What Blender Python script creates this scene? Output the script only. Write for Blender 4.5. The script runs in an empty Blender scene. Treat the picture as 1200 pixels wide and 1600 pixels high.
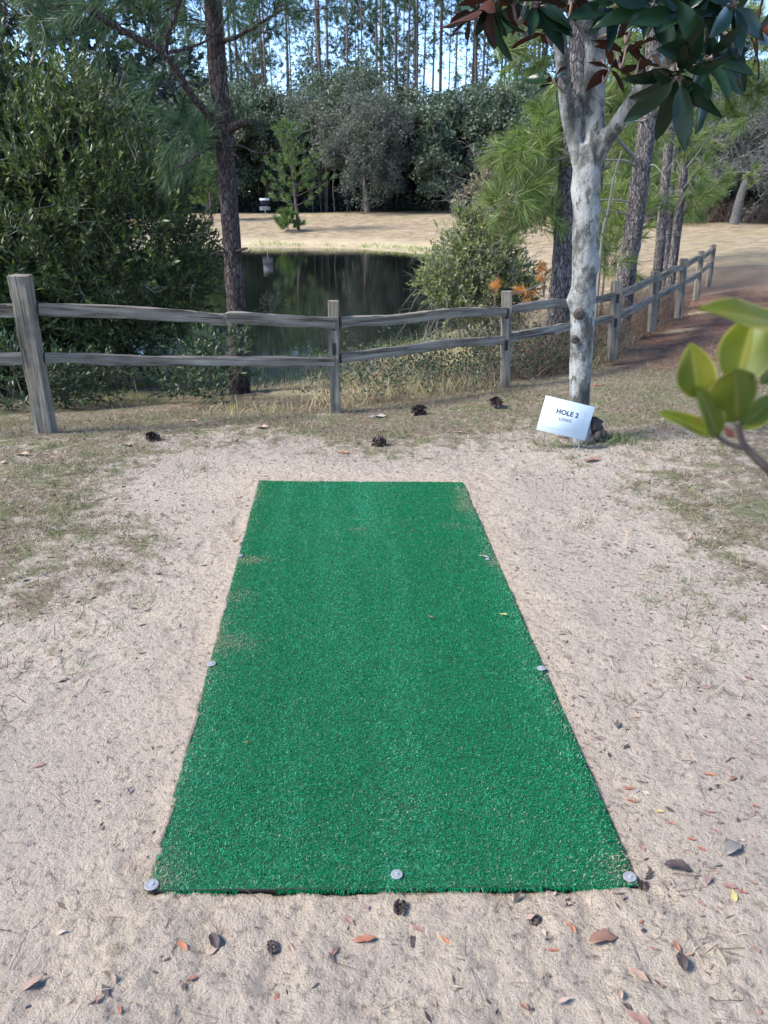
import bpy, math, numpy as np
from mathutils import Vector
rng = np.random.default_rng(7)
sc = bpy.context.scene
COL = sc.collection
R = math.radians
F = 1201.0; PITCH = R(22.4); CH = 1.6
SP, CP = math.sin(PITCH), math.cos(PITCH)

# ---------------------------------------------------------------- pixel helpers (photo pixels 1200x1600)
def ray(px, py):
    u, v = (px - 600) / F, (800 - py) / F
    return np.array([u, CP + v * SP, -SP + v * CP])
def at(px, py, Y):
    d = ray(px, py)
    return np.array([0, 0, CH]) + d * (Y / d[1])
def gp(px, py, z=0.0):
    d = ray(px, py)
    return np.array([0, 0, CH]) + d * ((z - CH) / d[2])
def nrm(a):
    a = np.asarray(a, float)
    return a / np.maximum(np.linalg.norm(a, axis=-1, keepdims=True), 1e-9)

# ---------------------------------------------------------------- noise
def _h(ix, iy, s):
    n = (ix.astype(np.int64) * 374761393 + iy.astype(np.int64) * 668265263 + s * 2147483647) & 0xffffffff
    n = ((n ^ (n >> 13)) * 1274126177) & 0xffffffff
    n = (n ^ (n >> 16)) & 0xffffffff
    return n / 4294967295.0
def vnoise(x, y, s=0):
    x = np.asarray(x, float); y = np.asarray(y, float)
    ix, iy = np.floor(x), np.floor(y); fx, fy = x - ix, y - iy
    fx = fx * fx * (3 - 2 * fx); fy = fy * fy * (3 - 2 * fy)
    a, b = _h(ix, iy, s), _h(ix + 1, iy, s); c, d = _h(ix, iy + 1, s), _h(ix + 1, iy + 1, s)
    return (a * (1 - fx) + b * fx) * (1 - fy) + (c * (1 - fx) + d * fx) * fy
def fbm(x, y, o=4, s=0, g=0.5):
    t = 0; a = 1; n = 0
    for i in range(o):
        t = t + a * (vnoise(x * 2 ** i, y * 2 ** i, s + i * 17) - 0.5); n += a; a *= g
    return t / n * 2
def sst(x, a, b):
    t = np.clip((np.asarray(x, float) - a) / (b - a), 0, 1)
    return t * t * (3 - 2 * t)

# ---------------------------------------------------------------- terrain
PC = (-9.5, 27.8)
def pond_sd(x, y):
    r = (np.abs((x - PC[0]) / 13.0) ** 3 + np.abs((y - PC[1]) / 15.8) ** 3) ** (1 / 3)
    return (r - 1) * 13.0 + 0.35 * fbm(x * .35, y * .35, 3, 5)
MATC = [gp(232, 1395), gp(997, 1387), gp(723, 756), gp(405, 753)]   # mat corners on the ground
MC = np.array([c[:2] for c in MATC])
def mat_sd(x, y):
    d = None
    for i in range(4):
        a, b = MC[i], MC[(i + 1) % 4]
        e = nrm(b - a); n = np.array([e[1], -e[0]])
        v = (x - a[0]) * n[0] + (y - a[1]) * n[1]
        d = v if d is None else np.maximum(d, v)
    return d                                                        # negative inside
def base_h(x, y):
    x = np.asarray(x, float); y = np.asarray(y, float)
    sd = pond_sd(x, y)
    fy = sst(y, 20, 36)
    w = 6 + 8 * fy
    up = -1.0 + (1.0 + .25 * fy) * np.clip(sd / w, 0, 1) ** .8
    h = np.where(sd > 0, up, np.maximum(-1.0 + sd * .25, -2.0))
    h = h + .35 * sst(y, 45, 80) * sst(x, -40, 30)
    h = h + .05 * fbm(x * .5, y * .5, 2, 3) * sst(y, 5, 8) + .02 * fbm(x * 1.1, y * 1.1, 2, 9) * sst(np.hypot(x, y - 3), 1.3, 2.6)
    return h
_f = np.random.default_rng(3)
FEET = [(float(_f.uniform(-1.5, 1.9)), float(_f.uniform(.95, 4.2)), float(_f.normal() * .9)) for _ in range(30)]
def ground_h(x, y):
    h = base_h(x, y)
    near = 1 - sst(np.hypot(x, y - 2.5), 6, 14)
    det = .012 * fbm(x * 5, y * 5, 3, 21) + .0085 * fbm(x * 24, y * 24, 3, 31, .75) + .006 * (np.abs(fbm(x * 34, y * 34, 2, 41)) - .3)
    det = det * np.where(y < 5, .75 + .5 * sst(1.75 - y, 0, .6), 1)
    rough = .35 + 1.0 * sst(vnoise(x * 1.9, y * 1.9, 77), .25, .75)
    for fx, fy, fa in FEET:
        u_ = (x - fx) * math.cos(fa) + (y - fy) * math.sin(fa); v_ = -(x - fx) * math.sin(fa) + (y - fy) * math.cos(fa)
        e_ = np.maximum((v_ / .14) ** 2 + (u_ / (.045 - .012 * np.sign(v_ + .03))) ** 2, 0)
        h = h + (-.0065 * np.exp(-e_ ** 3) + .0035 * np.exp(-((np.sqrt(e_) - 1.15) / .22) ** 2)) * near; rough = rough * (1 - .6 * np.exp(-e_ ** 2))
    h = h + det * near * rough
    ms = mat_sd(x, y)
    side = (x < -.02 - .12 * (y - 1.4)) * (y > 1.5)
    drift = .006 * sst(fbm(x * 2.3, y * 2.3, 3, 55), -.4, .5) * side + .007 * side
    rim = np.exp(-np.maximum(ms, 0) / .07) * (drift - .002)
    h = np.where(ms < np.where(side, -.012, .0), -.03, h + rim)
    return h
def onground(px, py):
    p = gp(px, py)
    for _ in range(12):
        p = gp(px, py, float(base_h(p[0], p[1])))
    return p

# ---------------------------------------------------------------- mesh builder
class MB:
    def __init__(s):
        s.v = []; s.f = {}; s.n = 0
    def add(s, verts, faces, m=0):
        verts = np.asarray(verts, float).reshape(-1, 3); faces = np.asarray(faces, int)
        s.f.setdefault((faces.shape[1], m), []).append(faces + s.n)
        s.v.append(verts); s.n += len(verts)
    def mesh(s, name, mats, smooth=True):
        me = bpy.data.meshes.new(name)
        v = np.concatenate(s.v); me.vertices.add(len(v)); me.vertices.foreach_set('co', v.ravel().astype(np.float32))
        L, S, T, M = [], [], [], []; off = 0
        for (k, m), fs in s.f.items():
            f = np.concatenate(fs); L.append(f.ravel()); S.append(off + np.arange(len(f)) * k)
            T.append(np.full(len(f), k)); M.append(np.full(len(f), m)); off += f.size
        L, S, T, M = map(np.concatenate, (L, S, T, M))
        me.loops.add(len(L)); me.loops.foreach_set('vertex_index', L.astype(np.int32))
        me.polygons.add(len(S)); me.polygons.foreach_set('loop_start', S.astype(np.int32))
        me.polygons.foreach_set('loop_total', T.astype(np.int32)); me.polygons.foreach_set('material_index', M.astype(np.int32))
        if smooth: me.polygons.foreach_set('use_smooth', np.ones(len(S), bool))
        for mm in (mats if isinstance(mats, (list, tuple)) else [mats]): me.materials.append(mm)
        me.update(calc_edges=True)
        return me
    def obj(s, name, mats, parent=None, smooth=True, loc=None):
        if loc is not None:
            s.v = [np.concatenate(s.v) - np.asarray(loc)]
        o = bpy.data.objects.new(name, s.mesh(name, mats, smooth)); COL.objects.link(o)
        if parent is not None: o.parent = parent
        elif loc is not None: o.location = loc
        return o
def tag(o, label=None, cat=None, group=None, kind=None):
    if label: o['label'] = label
    if cat: o['category'] = cat
    if group: o['group'] = group
    if kind: o['kind'] = kind
    return o
def thing(name, label, cat, loc=(0, 0, 0), group=None, rz=0):
    o = bpy.data.objects.new(name, None); COL.objects.link(o); o.location = [float(c) for c in loc]; o.rotation_euler = (0, 0, rz)
    o.empty_display_size = .1
    return tag(o, label, cat, group)
def dup(root, loc, rz=0, s=(1, 1, 1), label=None):
    r = root.copy(); COL.objects.link(r); r.location = [float(c) for c in loc]; r.rotation_euler = (0, 0, rz); r.scale = s
    if label: r['label'] = label
    for ch in list(root.children):
        c = ch.copy(); COL.objects.link(c); c.parent = r
    return r

# shapes -----------------------------------------------------------
def tube(mb, pts, rad, n=8, m=0, cap=True, wob=0.0, freq=6.0, seed=0):
    pts = np.asarray(pts, float); rad = np.broadcast_to(np.asarray(rad, float), (len(pts),)).copy()
    t = nrm(np.gradient(pts, axis=0))
    ref = np.array([1., 0, 0]) if abs(t[0][0]) < .8 else np.array([0, 1., 0])
    a = np.arange(n) * 2 * np.pi / n; V = []
    u = nrm(ref - t[0] * (ref @ t[0]))
    for i in range(len(pts)):
        u = nrm(u - t[i] * (u @ t[i])); w = np.cross(t[i], u)
        rr = rad[i] * (1 + wob * fbm(np.cos(a) * 2 + np.sin(a) * 3.7 + seed, np.full(n, i * freq / 6.) + np.sin(a), 3, seed)) if wob else np.full(n, rad[i])
        V.append(pts[i] + (np.cos(a)[:, None] * u + np.sin(a)[:, None] * w) * rr[:, None])
    k = len(pts); i, j = np.meshgrid(np.arange(k - 1), np.arange(n), indexing='ij')
    q = np.stack([i * n + j, i * n + (j + 1) % n, (i + 1) * n + (j + 1) % n, (i + 1) * n + j], -1).reshape(-1, 4)
    base = mb.n
    mb.add(np.concatenate(V), q, m)
    if cap:
        for e, row in ((0, range(n - 1, -1, -1)), (k - 1, range(n))):
            c = V[0 if e == 0 else -1].mean(0)
            ring = V[0] if e == 0 else V[-1]
            mb.add(np.vstack([ring, c]), [[(x), (x + 1) % n, n] if e else [(x + 1) % n, x, n] for x in range(n)], m)
def resample(pts, k):
    pts = np.asarray(pts, float)
    # catmull-rom
    P = np.vstack([2 * pts[0] - pts[1], pts, 2 * pts[-1] - pts[-2]]); out = []
    T = np.linspace(0, len(pts) - 1, k)
    for t in T:
        i = min(int(t), len(pts) - 2); f = t - i; a, b, c, d = P[i:i + 4]
        out.append(.5 * (2 * b + (c - a) * f + (2 * a - 5 * b + 4 * c - d) * f * f + (3 * b - a - 3 * c + d) * f ** 3))
    return np.array(out)
def sticks(mb, P, Q, r0, r1, n=3, m=0):
    P = np.asarray(P, float); Q = np.asarray(Q, float); N = len(P)
    d = nrm(Q - P); ref = np.where(np.abs(d[:, 2:3]) > .9, [[1., 0, 0]], [[0, 0, 1.]])
    u = nrm(np.cross(d, ref)); w = np.cross(d, u); a = np.arange(n) * 2 * np.pi / n
    ring = np.cos(a)[None, :, None] * u[:, None] + np.sin(a)[None, :, None] * w[:, None]
    A = P[:, None] + ring * np.asarray(r0).reshape(-1, 1, 1); B = Q[:, None] + ring * np.asarray(r1).reshape(-1, 1, 1)
    V = np.concatenate([A, B], 1).reshape(-1, 3)
    j = np.arange(n); q = np.stack([j, (j + 1) % n, n + (j + 1) % n, n + j], -1)
    mb.add(V, (q[None] + (np.arange(N) * 2 * n)[:, None, None]).reshape(-1, 4), m)
def rdir(n, up=0.0):
    d = rng.normal(size=(n, 3)); d[:, 2] += up
    return nrm(d)
def perp(d):
    r = rng.normal(size=d.shape)
    return nrm(r - d * (r * d).sum(1, keepdims=True))
LT4 = (np.array([[0, 0, 0], [.45, .5, .1], [1, 0, 0], [.45, -.5, .1]]), np.array([[0, 1, 2], [0, 2, 3]]))
def leaves(mb, P, D, N, L, W, m=0, tpl=LT4):
    P = np.asarray(P, float); D = nrm(D); Wd = nrm(np.cross(N, D)); Nn = np.cross(D, Wd)
    L = np.broadcast_to(np.asarray(L, float), (len(P),)); W = np.broadcast_to(np.asarray(W, float), (len(P),))
    t, fc = tpl
    V = P[:, None] + t[None, :, 0, None] * (D * L[:, None])[:, None] + t[None, :, 1, None] * (Wd * W[:, None])[:, None] + t[None, :, 2, None] * (Nn * W[:, None])[:, None]
    mb.add(V.reshape(-1, 3), (fc[None] + (np.arange(len(P)) * len(t))[:, None, None]).reshape(-1, fc.shape[1]), m)
BLADE = (np.array([[0, -.5, 0], [0, .5, 0], [.55, .38, .0], [.55, -.38, .0], [1, 0, 0]]), None)
def blades(mb, P, D, L, W, bend, m=0):
    """grass blades: base P, direction D (mostly up), bending over towards a random side"""
    n = len(P); D = nrm(D); s = perp(D); b = np.cross(D, s)
    L = np.broadcast_to(L, (n,))[:, None]; W = np.broadcast_to(W, (n,))[:, None]; bend = np.broadcast_to(bend, (n,))[:, None]
    mid = P + D * L * .55 + b * L * bend * .25; tip = P + D * L * (1 - .35 * np.abs(bend)) + b * L * bend * .8
    V = np.stack([P - s * W * .5, P + s * W * .5, mid + s * W * .38, mid - s * W * .38, tip], 1).reshape(-1, 3)
    o = (np.arange(n) * 5)[:, None]
    base = mb.n
    mb.add(V, o + np.array([[0, 1, 2, 3]]), m)
    mb.f.setdefault((3, m), []).append(o + np.array([[3, 2, 4]]) + base)
def needles(mb, C, D, n, length, width, stem=.2, spread=(25, 70), droop=.1, m=0):
    """pine tufts: C tips' stem bases, D stem directions"""
    C = np.repeat(C, n, 0); D = nrm(np.repeat(D, n, 0)); k = len(C)
    side = perp(D); a = np.radians(rng.uniform(spread[0], spread[1], k))[:, None]
    t = rng.uniform(0, 1, k)[:, None] ** .7
    a = a * (1.15 - .55 * t)
    d = D * np.cos(a) + side * np.sin(a); d[:, 2] -= droop * rng.uniform(0, 1, k); d = nrm(d)
    B = C + D * stem * t
    L = length * rng.uniform(.7, 1.1, k)[:, None]; w = perp(d) * width * .5
    mid = B + d * L * .55; tip = B + d * L; tip[:, 2] -= droop * L[:, 0] * .5
    V = np.stack([B - w, B + w, mid + w * .9, mid - w * .9, tip], 1).reshape(-1, 3)
    o = (np.arange(k) * 5)[:, None]; base = mb.n
    mb.add(V, o + np.array([[0, 1, 2, 3]]), m)
    mb.f.setdefault((3, m), []).append(o + np.array([[3, 2, 4]]) + base)
def branching(P, D, L, r, levels, k, spread=.7, shrink=.62, up=.1, droop=0.0, t0=.35, rs=.55):
    """vectorised recursive branches -> segments and tips"""
    SPt, SQ, SR0, SR1 = [], [], [], []; tips = []; tipd = []
    P = np.asarray(P, float); D = nrm(D); L = np.broadcast_to(np.asarray(L, float), (len(P),)).copy(); r = np.broadcast_to(np.asarray(r, float), (len(P),)).copy()
    for lv in range(levels + 1):
        d2 = D + rng.normal(size=D.shape) * .16; d2[:, 2] += up * .5 - droop * lv / max(levels, 1); d2 = nrm(d2)
        d3 = d2 + rng.normal(size=D.shape) * .2; d3[:, 2] += up - droop * lv / max(levels, 1); d3 = nrm(d3)
        M = P + D * (L * .35)[:, None]; M2 = M + d2 * (L * .35)[:, None]; Q = M2 + d3 * (L * .3)[:, None]
        for a, b, x, y in ((P, M, 1, .85), (M, M2, .85, .65), (M2, Q, .65, .4)):
            SPt.append(a); SQ.append(b); SR0.append(r * x); SR1.append(r * y)
        tips.append(Q); tipd.append(d3)
        if lv == levels: break
        n = len(P); t = rng.uniform(t0, 1, (n, k)); t[:, 0] = 1
        X = np.where((t < .7)[..., None], M[:, None] + (M2 - M)[:, None] * ((t - .35) / .35)[..., None], M2[:, None] + (Q - M2)[:, None] * ((t - .7) / .3)[..., None])
        nd = np.repeat(d3, k, 0) + rng.normal(size=(n * k, 3)) * spread
        P = X.reshape(-1, 3); D = nrm(nd); L = np.repeat(L, k) * shrink * rng.uniform(.7, 1.2, n * k); r = np.repeat(r, k) * rs
    return list(map(np.concatenate, (SPt, SQ, SR0, SR1))), tips, tipd

# ---------------------------------------------------------------- materials
def newmat(name):
    m = bpy.data.materials.new(name); m.use_nodes = True
    nt = m.node_tree; b = nt.nodes['Principled BSDF']
    return m, nt, b
def N(nt, t, **kw):
    n = nt.nodes.new(t)
    for k, v in kw.items():
        if hasattr(n, k) and k not in ('Scale',): setattr(n, k, v)
        else: n.inputs[k].default_value = v
    return n
def ramp(nt, fac, stops, interp='LINEAR'):
    r = nt.nodes.new('ShaderNodeValToRGB'); r.color_ramp.interpolation = interp
    e = r.color_ramp.elements
    while len(e) < len(stops): e.new(.5)
    for x, (p, c) in zip(e, stops): x.position = p; x.color = (*c, 1) if len(c) == 3 else c
    nt.links.new(fac, r.inputs[0]); return r.outputs[0]
def noise(nt, vec, scale, detail=4, rough=.55, out='Fac'):
    n = nt.nodes.new('ShaderNodeTexNoise'); n.inputs['Scale'].default_value = scale; n.inputs['Detail'].default_value = detail; n.inputs['Roughness'].default_value = rough
    if vec is not None: nt.links.new(vec, n.inputs['Vector'])
    return n.outputs[out]
def mixc(nt, fac, a, b, mode='MIX'):
    m = nt.nodes.new('ShaderNodeMix'); m.data_type = 'RGBA'; m.blend_type = mode
    for s, v in ((0, fac), (6, a), (7, b)):
        if hasattr(v, 'is_linked') or isinstance(v, bpy.types.NodeSocket): nt.links.new(v, m.inputs[s])
        else: m.inputs[s].default_value = v if s == 0 else ((*v, 1) if len(v) == 3 else v)
    return m.outputs[2]
def mth(nt, op, a, b=0.0, c=None, clamp=False):
    m = nt.nodes.new('ShaderNodeMath'); m.operation = op; m.use_clamp = clamp
    for i, v in enumerate((a, b) if c is None else (a, b, c)):
        if isinstance(v, bpy.types.NodeSocket): nt.links.new(v, m.inputs[i])
        else: m.inputs[i].default_value = v
    return m.outputs[0]
def objco(nt): return nt.nodes.new('ShaderNodeTexCoord').outputs['Object']
def bump(nt, b, h, strength=.5, dist=.01):
    n = nt.nodes.new('ShaderNodeBump'); n.inputs['Strength'].default_value = strength; n.inputs['Distance'].default_value = dist
    nt.links.new(h, n.inputs['Height']); nt.links.new(n.outputs[0], b.inputs['Normal'])
def leafmat(name, cols, rough=.5, trans=.25, tcol=None, spec=.4):
    """colour varies from leaf to leaf"""
    m, nt, b = newmat(name)
    g = nt.nodes.new('ShaderNodeNewGeometry')
    st = [(i / max(len(cols) - 1, 1), c) for i, c in enumerate(cols)]
    c = ramp(nt, g.outputs['Random Per Island'], st)
    nt.links.new(c, b.inputs['Base Color']); b.inputs['Roughness'].default_value = rough; b.inputs['Specular IOR Level'].default_value = spec
    if trans:
        t = nt.nodes.new('ShaderNodeBsdfTranslucent')
        if tcol: t.inputs[0].default_value = (*tcol, 1)
        else: nt.links.new(mixc(nt, 1.0, c, (1.5, 1.7, .8), 'MULTIPLY'), t.inputs[0])
        mx = nt.nodes.new('ShaderNodeMixShader'); mx.inputs[0].default_value = trans
        nt.links.new(b.outputs[0], mx.inputs[1]); nt.links.new(t.outputs[0], mx.inputs[2])
        nt.links.new(mx.outputs[0], nt.nodes['Material Output'].inputs['Surface'])
    return m
def simple(name, col, rough=.6, metal=0.0, var=0.0, scale=8, bmp=0.0, bscale=40):
    m, nt, b = newmat(name); co = objco(nt)
    b.inputs['Roughness'].default_value = rough; b.inputs['Metallic'].default_value = metal
    lo = tuple(max(c * (1 - var), 0) for c in col); hi = tuple(min(c * (1 + var), 1) for c in col)
    nt.links.new(ramp(nt, noise(nt, co, scale, 5), [(.3, lo), (.7, hi)]), b.inputs['Base Color'])
    if bmp: bump(nt, b, noise(nt, co, bscale, 5), bmp, .01)
    return m
def barkmat(name, dark, mid, light, sx=14, sz=5, bs=.8, dist=.02, crackw=.12):
    """plated bark: stretched voronoi plates with dark cracks"""
    m, nt, b = newmat(name); co = objco(nt)
    mp = nt.nodes.new('ShaderNodeMapping'); mp.inputs['Scale'].default_value = (sx, sx, sz); nt.links.new(co, mp.inputs[0])
    wn = noise(nt, mp.outputs[0], 1.3, 3, .6, 'Color')
    vec = mixc(nt, .7, mp.outputs[0], wn, 'ADD')
    v = nt.nodes.new('ShaderNodeTexVoronoi'); v.feature = 'DISTANCE_TO_EDGE'; v.inputs['Scale'].default_value = 1.0; nt.links.new(vec, v.inputs['Vector'])
    v2 = nt.nodes.new('ShaderNodeTexVoronoi'); v2.inputs['Scale'].default_value = 1.0; nt.links.new(vec, v2.inputs['Vector'])
    crack = ramp(nt, v.outputs[0], [(0, (0, 0, 0)), (crackw, (1, 1, 1))])
    fine = noise(nt, mp.outputs[0], 3.5, 6, .7)
    plate = mixc(nt, v2.outputs['Color'], mid, light)
    sep = nt.nodes.new('ShaderNodeSeparateColor'); nt.links.new(v2.outputs['Color'], sep.inputs[0])
    plate = mixc(nt, sep.outputs[0], mid, light)
    plate = mixc(nt, ramp(nt, fine, [(.38, (0, 0, 0)), (.62, (1, 1, 1))]), dark, plate)
    nt.links.new(mixc(nt, crack, dark, plate), b.inputs['Base Color'])
    b.inputs['Roughness'].default_value = .9; b.inputs['Specular IOR Level'].default_value = .2
    hgt = mth(nt, 'ADD', mth(nt, 'MULTIPLY', crack, .8), mth(nt, 'MULTIPLY', fine, .5))
    bump(nt, b, hgt, bs, dist)
    return m

M = {}
M['bark_red'] = barkmat('pine_bark_reddish', (.024, .016, .015), (.075, .05, .045), (.18, .15, .145), 36, 10)
M['bark_grey'] = barkmat('pine_bark_grey', (.035, .028, .026), (.15, .128, .122), (.33, .30, .295), 34, 9)
M['bark_far'] = simple('distant_bark', (.085, .062, .055), .9, 0, .4, 1.5)
M['bark_oak'] = simple('oak_bark', (.12, .10, .09), .9, 0, .4, 3, .5, 12)
M['twig'] = simple('dead_twig', (.34, .31, .28), .85, 0, .3, 10)
M['twig_brown'] = simple('brown_twig', (.14, .1, .08), .85, 0, .4, 10, .3)
M['grey_wood'] = simple('grey_field_tree_bark', (.105, .098, .09), .9, 0, .4, 6, .4, 20)
M['twig_dark'] = simple('dark_twig', (.05, .037, .03), .8, 0, .4, 30, .3)
M['dark_paint'] = simple('dark_painted_metal', (.018, .02, .024), .6, 0, .2, 10)
M['stem'] = simple('shrub_stem', (.10, .08, .065), .9, 0, .4, 10, .4)
M['myrtle'] = leafmat('wax_myrtle_leaf', [(.018, .036, .016), (.034, .062, .024), (.066, .10, .032), (.15, .175, .052)], .45, .25)
M['myrtle_low'] = leafmat('undergrowth_leaf', [(.018, .035, .02), (.03, .055, .026), (.05, .085, .034)], .45, .2)
M['darkleaf'] = leafmat('dark_broad_leaf', [(.010, .018, .014), (.018, .028, .022), (.03, .04, .032)], .45, .1)
M['needle_dark'] = leafmat('pine_needle_dark', [(.025, .05, .028), (.045, .085, .042), (.08, .13, .058)], .45, .25)
M['needle_light'] = leafmat('pine_needle_light', [(.065, .095, .03), (.12, .165, .05), (.21, .25, .085)], .45, .35)
M['needle_far'] = leafmat('distant_pine_needle', [(.03, .055, .035), (.05, .085, .05), (.08, .12, .065)], .6, .25)
M['needle_young'] = leafmat('young_pine_needle', [(.05, .085, .03), (.085, .13, .045), (.13, .18, .06)], .5, .3)
M['needle_dead'] = leafmat('dead_pine_needle', [(.28, .09, .03), (.45, .17, .045), (.5, .27, .08)], .6, .3)
M['oak_leaf'] = leafmat('oak_leaf', [(.026, .042, .026), (.05, .075, .045), (.09, .12, .075), (.14, .17, .115)], .5, .15)
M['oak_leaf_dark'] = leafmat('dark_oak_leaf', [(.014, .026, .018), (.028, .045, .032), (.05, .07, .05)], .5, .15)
M['moss_leaf'] = leafmat('mossy_grey_leaf', [(.045, .058, .045), (.075, .092, .074), (.12, .138, .112)], .7, .15)
M['wood_mass'] = leafmat('deep_wood_leaf', [(.008, .014, .01), (.015, .024, .016), (.025, .036, .024)], .7, .08)
M['pond_leaf'] = leafmat('pond_shrub_leaf', [(.08, .11, .055), (.13, .165, .07), (.21, .23, .10), (.3, .28, .16)], .5, .3)
M['tan_leaf'] = leafmat('tan_shrub_leaf', [(.16, .13, .10), (.26, .2, .15), (.2, .2, .13)], .6, .25)
M['grey_twig'] = leafmat('grey_bare_twig', [(.09, .085, .08), (.15, .14, .13), (.22, .21, .2)], .85, 0)
M['brush'] = leafmat('dry_brush', [(.08, .055, .04), (.16, .105, .08), (.26, .18, .13)], .8, .1)
M['dry_grass'] = leafmat('dry_grass', [(.28, .22, .12), (.42, .35, .22), (.55, .48, .34), (.24, .25, .10)], .7, .3)
M['turf_dead'] = leafmat('dead_turf_grass', [(.085, .06, .042), (.15, .115, .08), (.24, .195, .14), (.36, .30, .23)], .75, .15)
M['turf_green'] = leafmat('green_turf_grass', [(.07, .10, .04), (.11, .15, .06), (.16, .2, .09)], .6, .25)
M['reed'] = leafmat('bank_reed', [(.10, .16, .04), (.2, .26, .08), (.33, .32, .14)], .6, .3)
M['litter'] = leafmat('ground_litter', [(.03, .022, .02), (.07, .048, .04), (.14, .095, .08), (.24, .16, .13), (.32, .25, .21)], .75, 0)
M['needle_litter'] = leafmat('red_needle_litter', [(.12, .05, .035), (.22, .095, .065), (.3, .16, .115)], .75, 0)

# --- magnolia bark: pale lichen patches over grey
def magbark():
    m, nt, b = newmat('magnolia_bark'); co = objco(nt)
    mp = nt.nodes.new('ShaderNodeMapping'); mp.inputs['Scale'].default_value = (1, 1, .55); nt.links.new(co, mp.inputs[0]); co2 = mp.outputs[0]
    big = noise(nt, co2, 7, 8, .7); mid = noise(nt, co2, 22, 6, .7); fin = noise(nt, co, 90, 4, .7)
    c = ramp(nt, big, [(.38, (.03, .03, .026)), (.46, (.085, .085, .076)), (.51, (.17, .17, .16)), (.57, (.25, .25, .24)), (.7, (.32, .32, .315))])
    c = mixc(nt, ramp(nt, mid, [(.54, (0, 0, 0)), (.585, (.9, .9, .9))]), c, (.05, .051, .042))
    c = mixc(nt, ramp(nt, fin, [(.6, (0, 0, 0)), (.68, (.7, .7, .7))]), c, (.07, .065, .06))
    nt.links.new(c, b.inputs['Base Color']); b.inputs['Roughness'].default_value = .85
    bump(nt, b, mth(nt, 'ADD', mid, mth(nt, 'MULTIPLY', fin, .5)), .7, .012)
    return m
M['magbark'] = magbark()
M['dark_root'] = simple('dark_root_bark', (.045, .036, .032), .95, 0, .5, 18, .9, 40)
def maglf(name, a, b_, rough, coat, var):
    m, nt, b = newmat(name); g = nt.nodes.new('ShaderNodeNewGeometry')
    nt.links.new(mixc(nt, g.outputs['Random Per Island'], a, b_), b.inputs['Base Color'])
    b.inputs['Roughness'].default_value = rough; b.inputs['Specular IOR Level'].default_value = .2
    return m
M['mag_top'] = maglf('magnolia_leaf_top', (.005, .014, .008), (.012, .032, .013), .24, 0, 0)
M['mag_under'] = maglf('magnolia_leaf_underside', (.016, .008, .006), (.06, .018, .010), .85, 0, 0)

# --- weathered fence wood, grain along local object X via stretched noise on generated attribute
def woodmat():
    m, nt, b = newmat('weathered_wood')
    a = nt.nodes.new('ShaderNodeAttribute'); a.attribute_name = 'grain'; co = a.outputs['Vector']
    mp = nt.nodes.new('ShaderNodeMapping'); mp.inputs['Scale'].default_value = (1.6, 34, 34); nt.links.new(co, mp.inputs[0])
    g = noise(nt, mp.outputs[0], 1.0, 6, .65); big = noise(nt, co, 5, 4, .6)
    c = ramp(nt, g, [(.32, (.025, .02, .016)), (.43, (.10, .085, .066)), (.56, (.19, .168, .138)), (.70, (.31, .28, .235))])
    c = mixc(nt, ramp(nt, big, [(.45, (0, 0, 0)), (.75, (.55, .55, .55))]), c, (.24, .20, .16))
    mp2 = nt.nodes.new('ShaderNodeMapping'); mp2.inputs['Scale'].default_value = (.9, 60, 60); nt.links.new(co, mp2.inputs[0])
    cr = ramp(nt, noise(nt, mp2.outputs[0], 1.0, 2, .5), [(.3, (0, 0, 0)), (.36, (1, 1, 1))])
    nt.links.new(mixc(nt, cr, (.035, .028, .025), c), b.inputs['Base Color'])
    b.inputs['Roughness'].default_value = .88; b.inputs['Specular IOR Level'].default_value = .25
    bump(nt, b, mth(nt, 'ADD', g, mth(nt, 'MULTIPLY', cr, .6)), .8, .008)
    return m
M['wood'] = woodmat()
M['mortise_dark'] = simple('painted_mortise_shadow', (.03, .024, .02), .95, 0, .3, 20)  # near-black colour painted in for the shade inside a mortise

# --- turf mat
M['pile'] = leafmat('artificial_turf_pile', [(.001, .125, .048), (.0015, .175, .07), (.002, .205, .085), (.01, .27, .13)], .45, .25, None, .25)
M['pile_sand'] = leafmat('sandy_turf_pile', [(.09, .15, .08), (.24, .25, .16), (.4, .34, .25)], .7, .1)
M['pile_faded'] = leafmat('faded_turf_pile', [(.006, .19, .09), (.018, .26, .14), (.07, .36, .22)], .45, .15, None, .25)
M['backing'] = simple('black_rubber_backing', (.002, .06, .025), .9, 0, .4, 60)
M['rubber'] = simple('rubber_edge', (.012, .012, .012), .8)
M['steel'] = simple('zinc_washer', (.22, .225, .235), .6, .25, .15, 60, .2, 120)
M['steel_light'] = simple('nail_head', (.5, .52, .55), .35, .6)

# --- sign
def plastic(name, col, rough=.45):
    m, nt, b = newmat(name); b.inputs['Base Color'].default_value = (*col, 1); b.inputs['Roughness'].default_value = rough; return m
M['board'] = plastic('corrugated_plastic_board', (.50, .57, .62)); M['paper'] = plastic('laminated_paper', (.55, .615, .66), .45)
M['ink'] = plastic('black_ink', (.02, .02, .03), .5); M['ink_grey'] = plastic('grey_ink', (.10, .11, .13), .5)
M['wire'] = simple('wire_stake', (.4, .4, .4), .4, .8)
M['galv'] = simple('galvanised_steel', (.35, .37, .4), .5, .6, .2, 20)
M['band_white'] = plastic('pale_band', (.75, .77, .8)); M['chain'] = simple('chain_steel', (.05, .06, .085), .6, .3, .3, 30)

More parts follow.
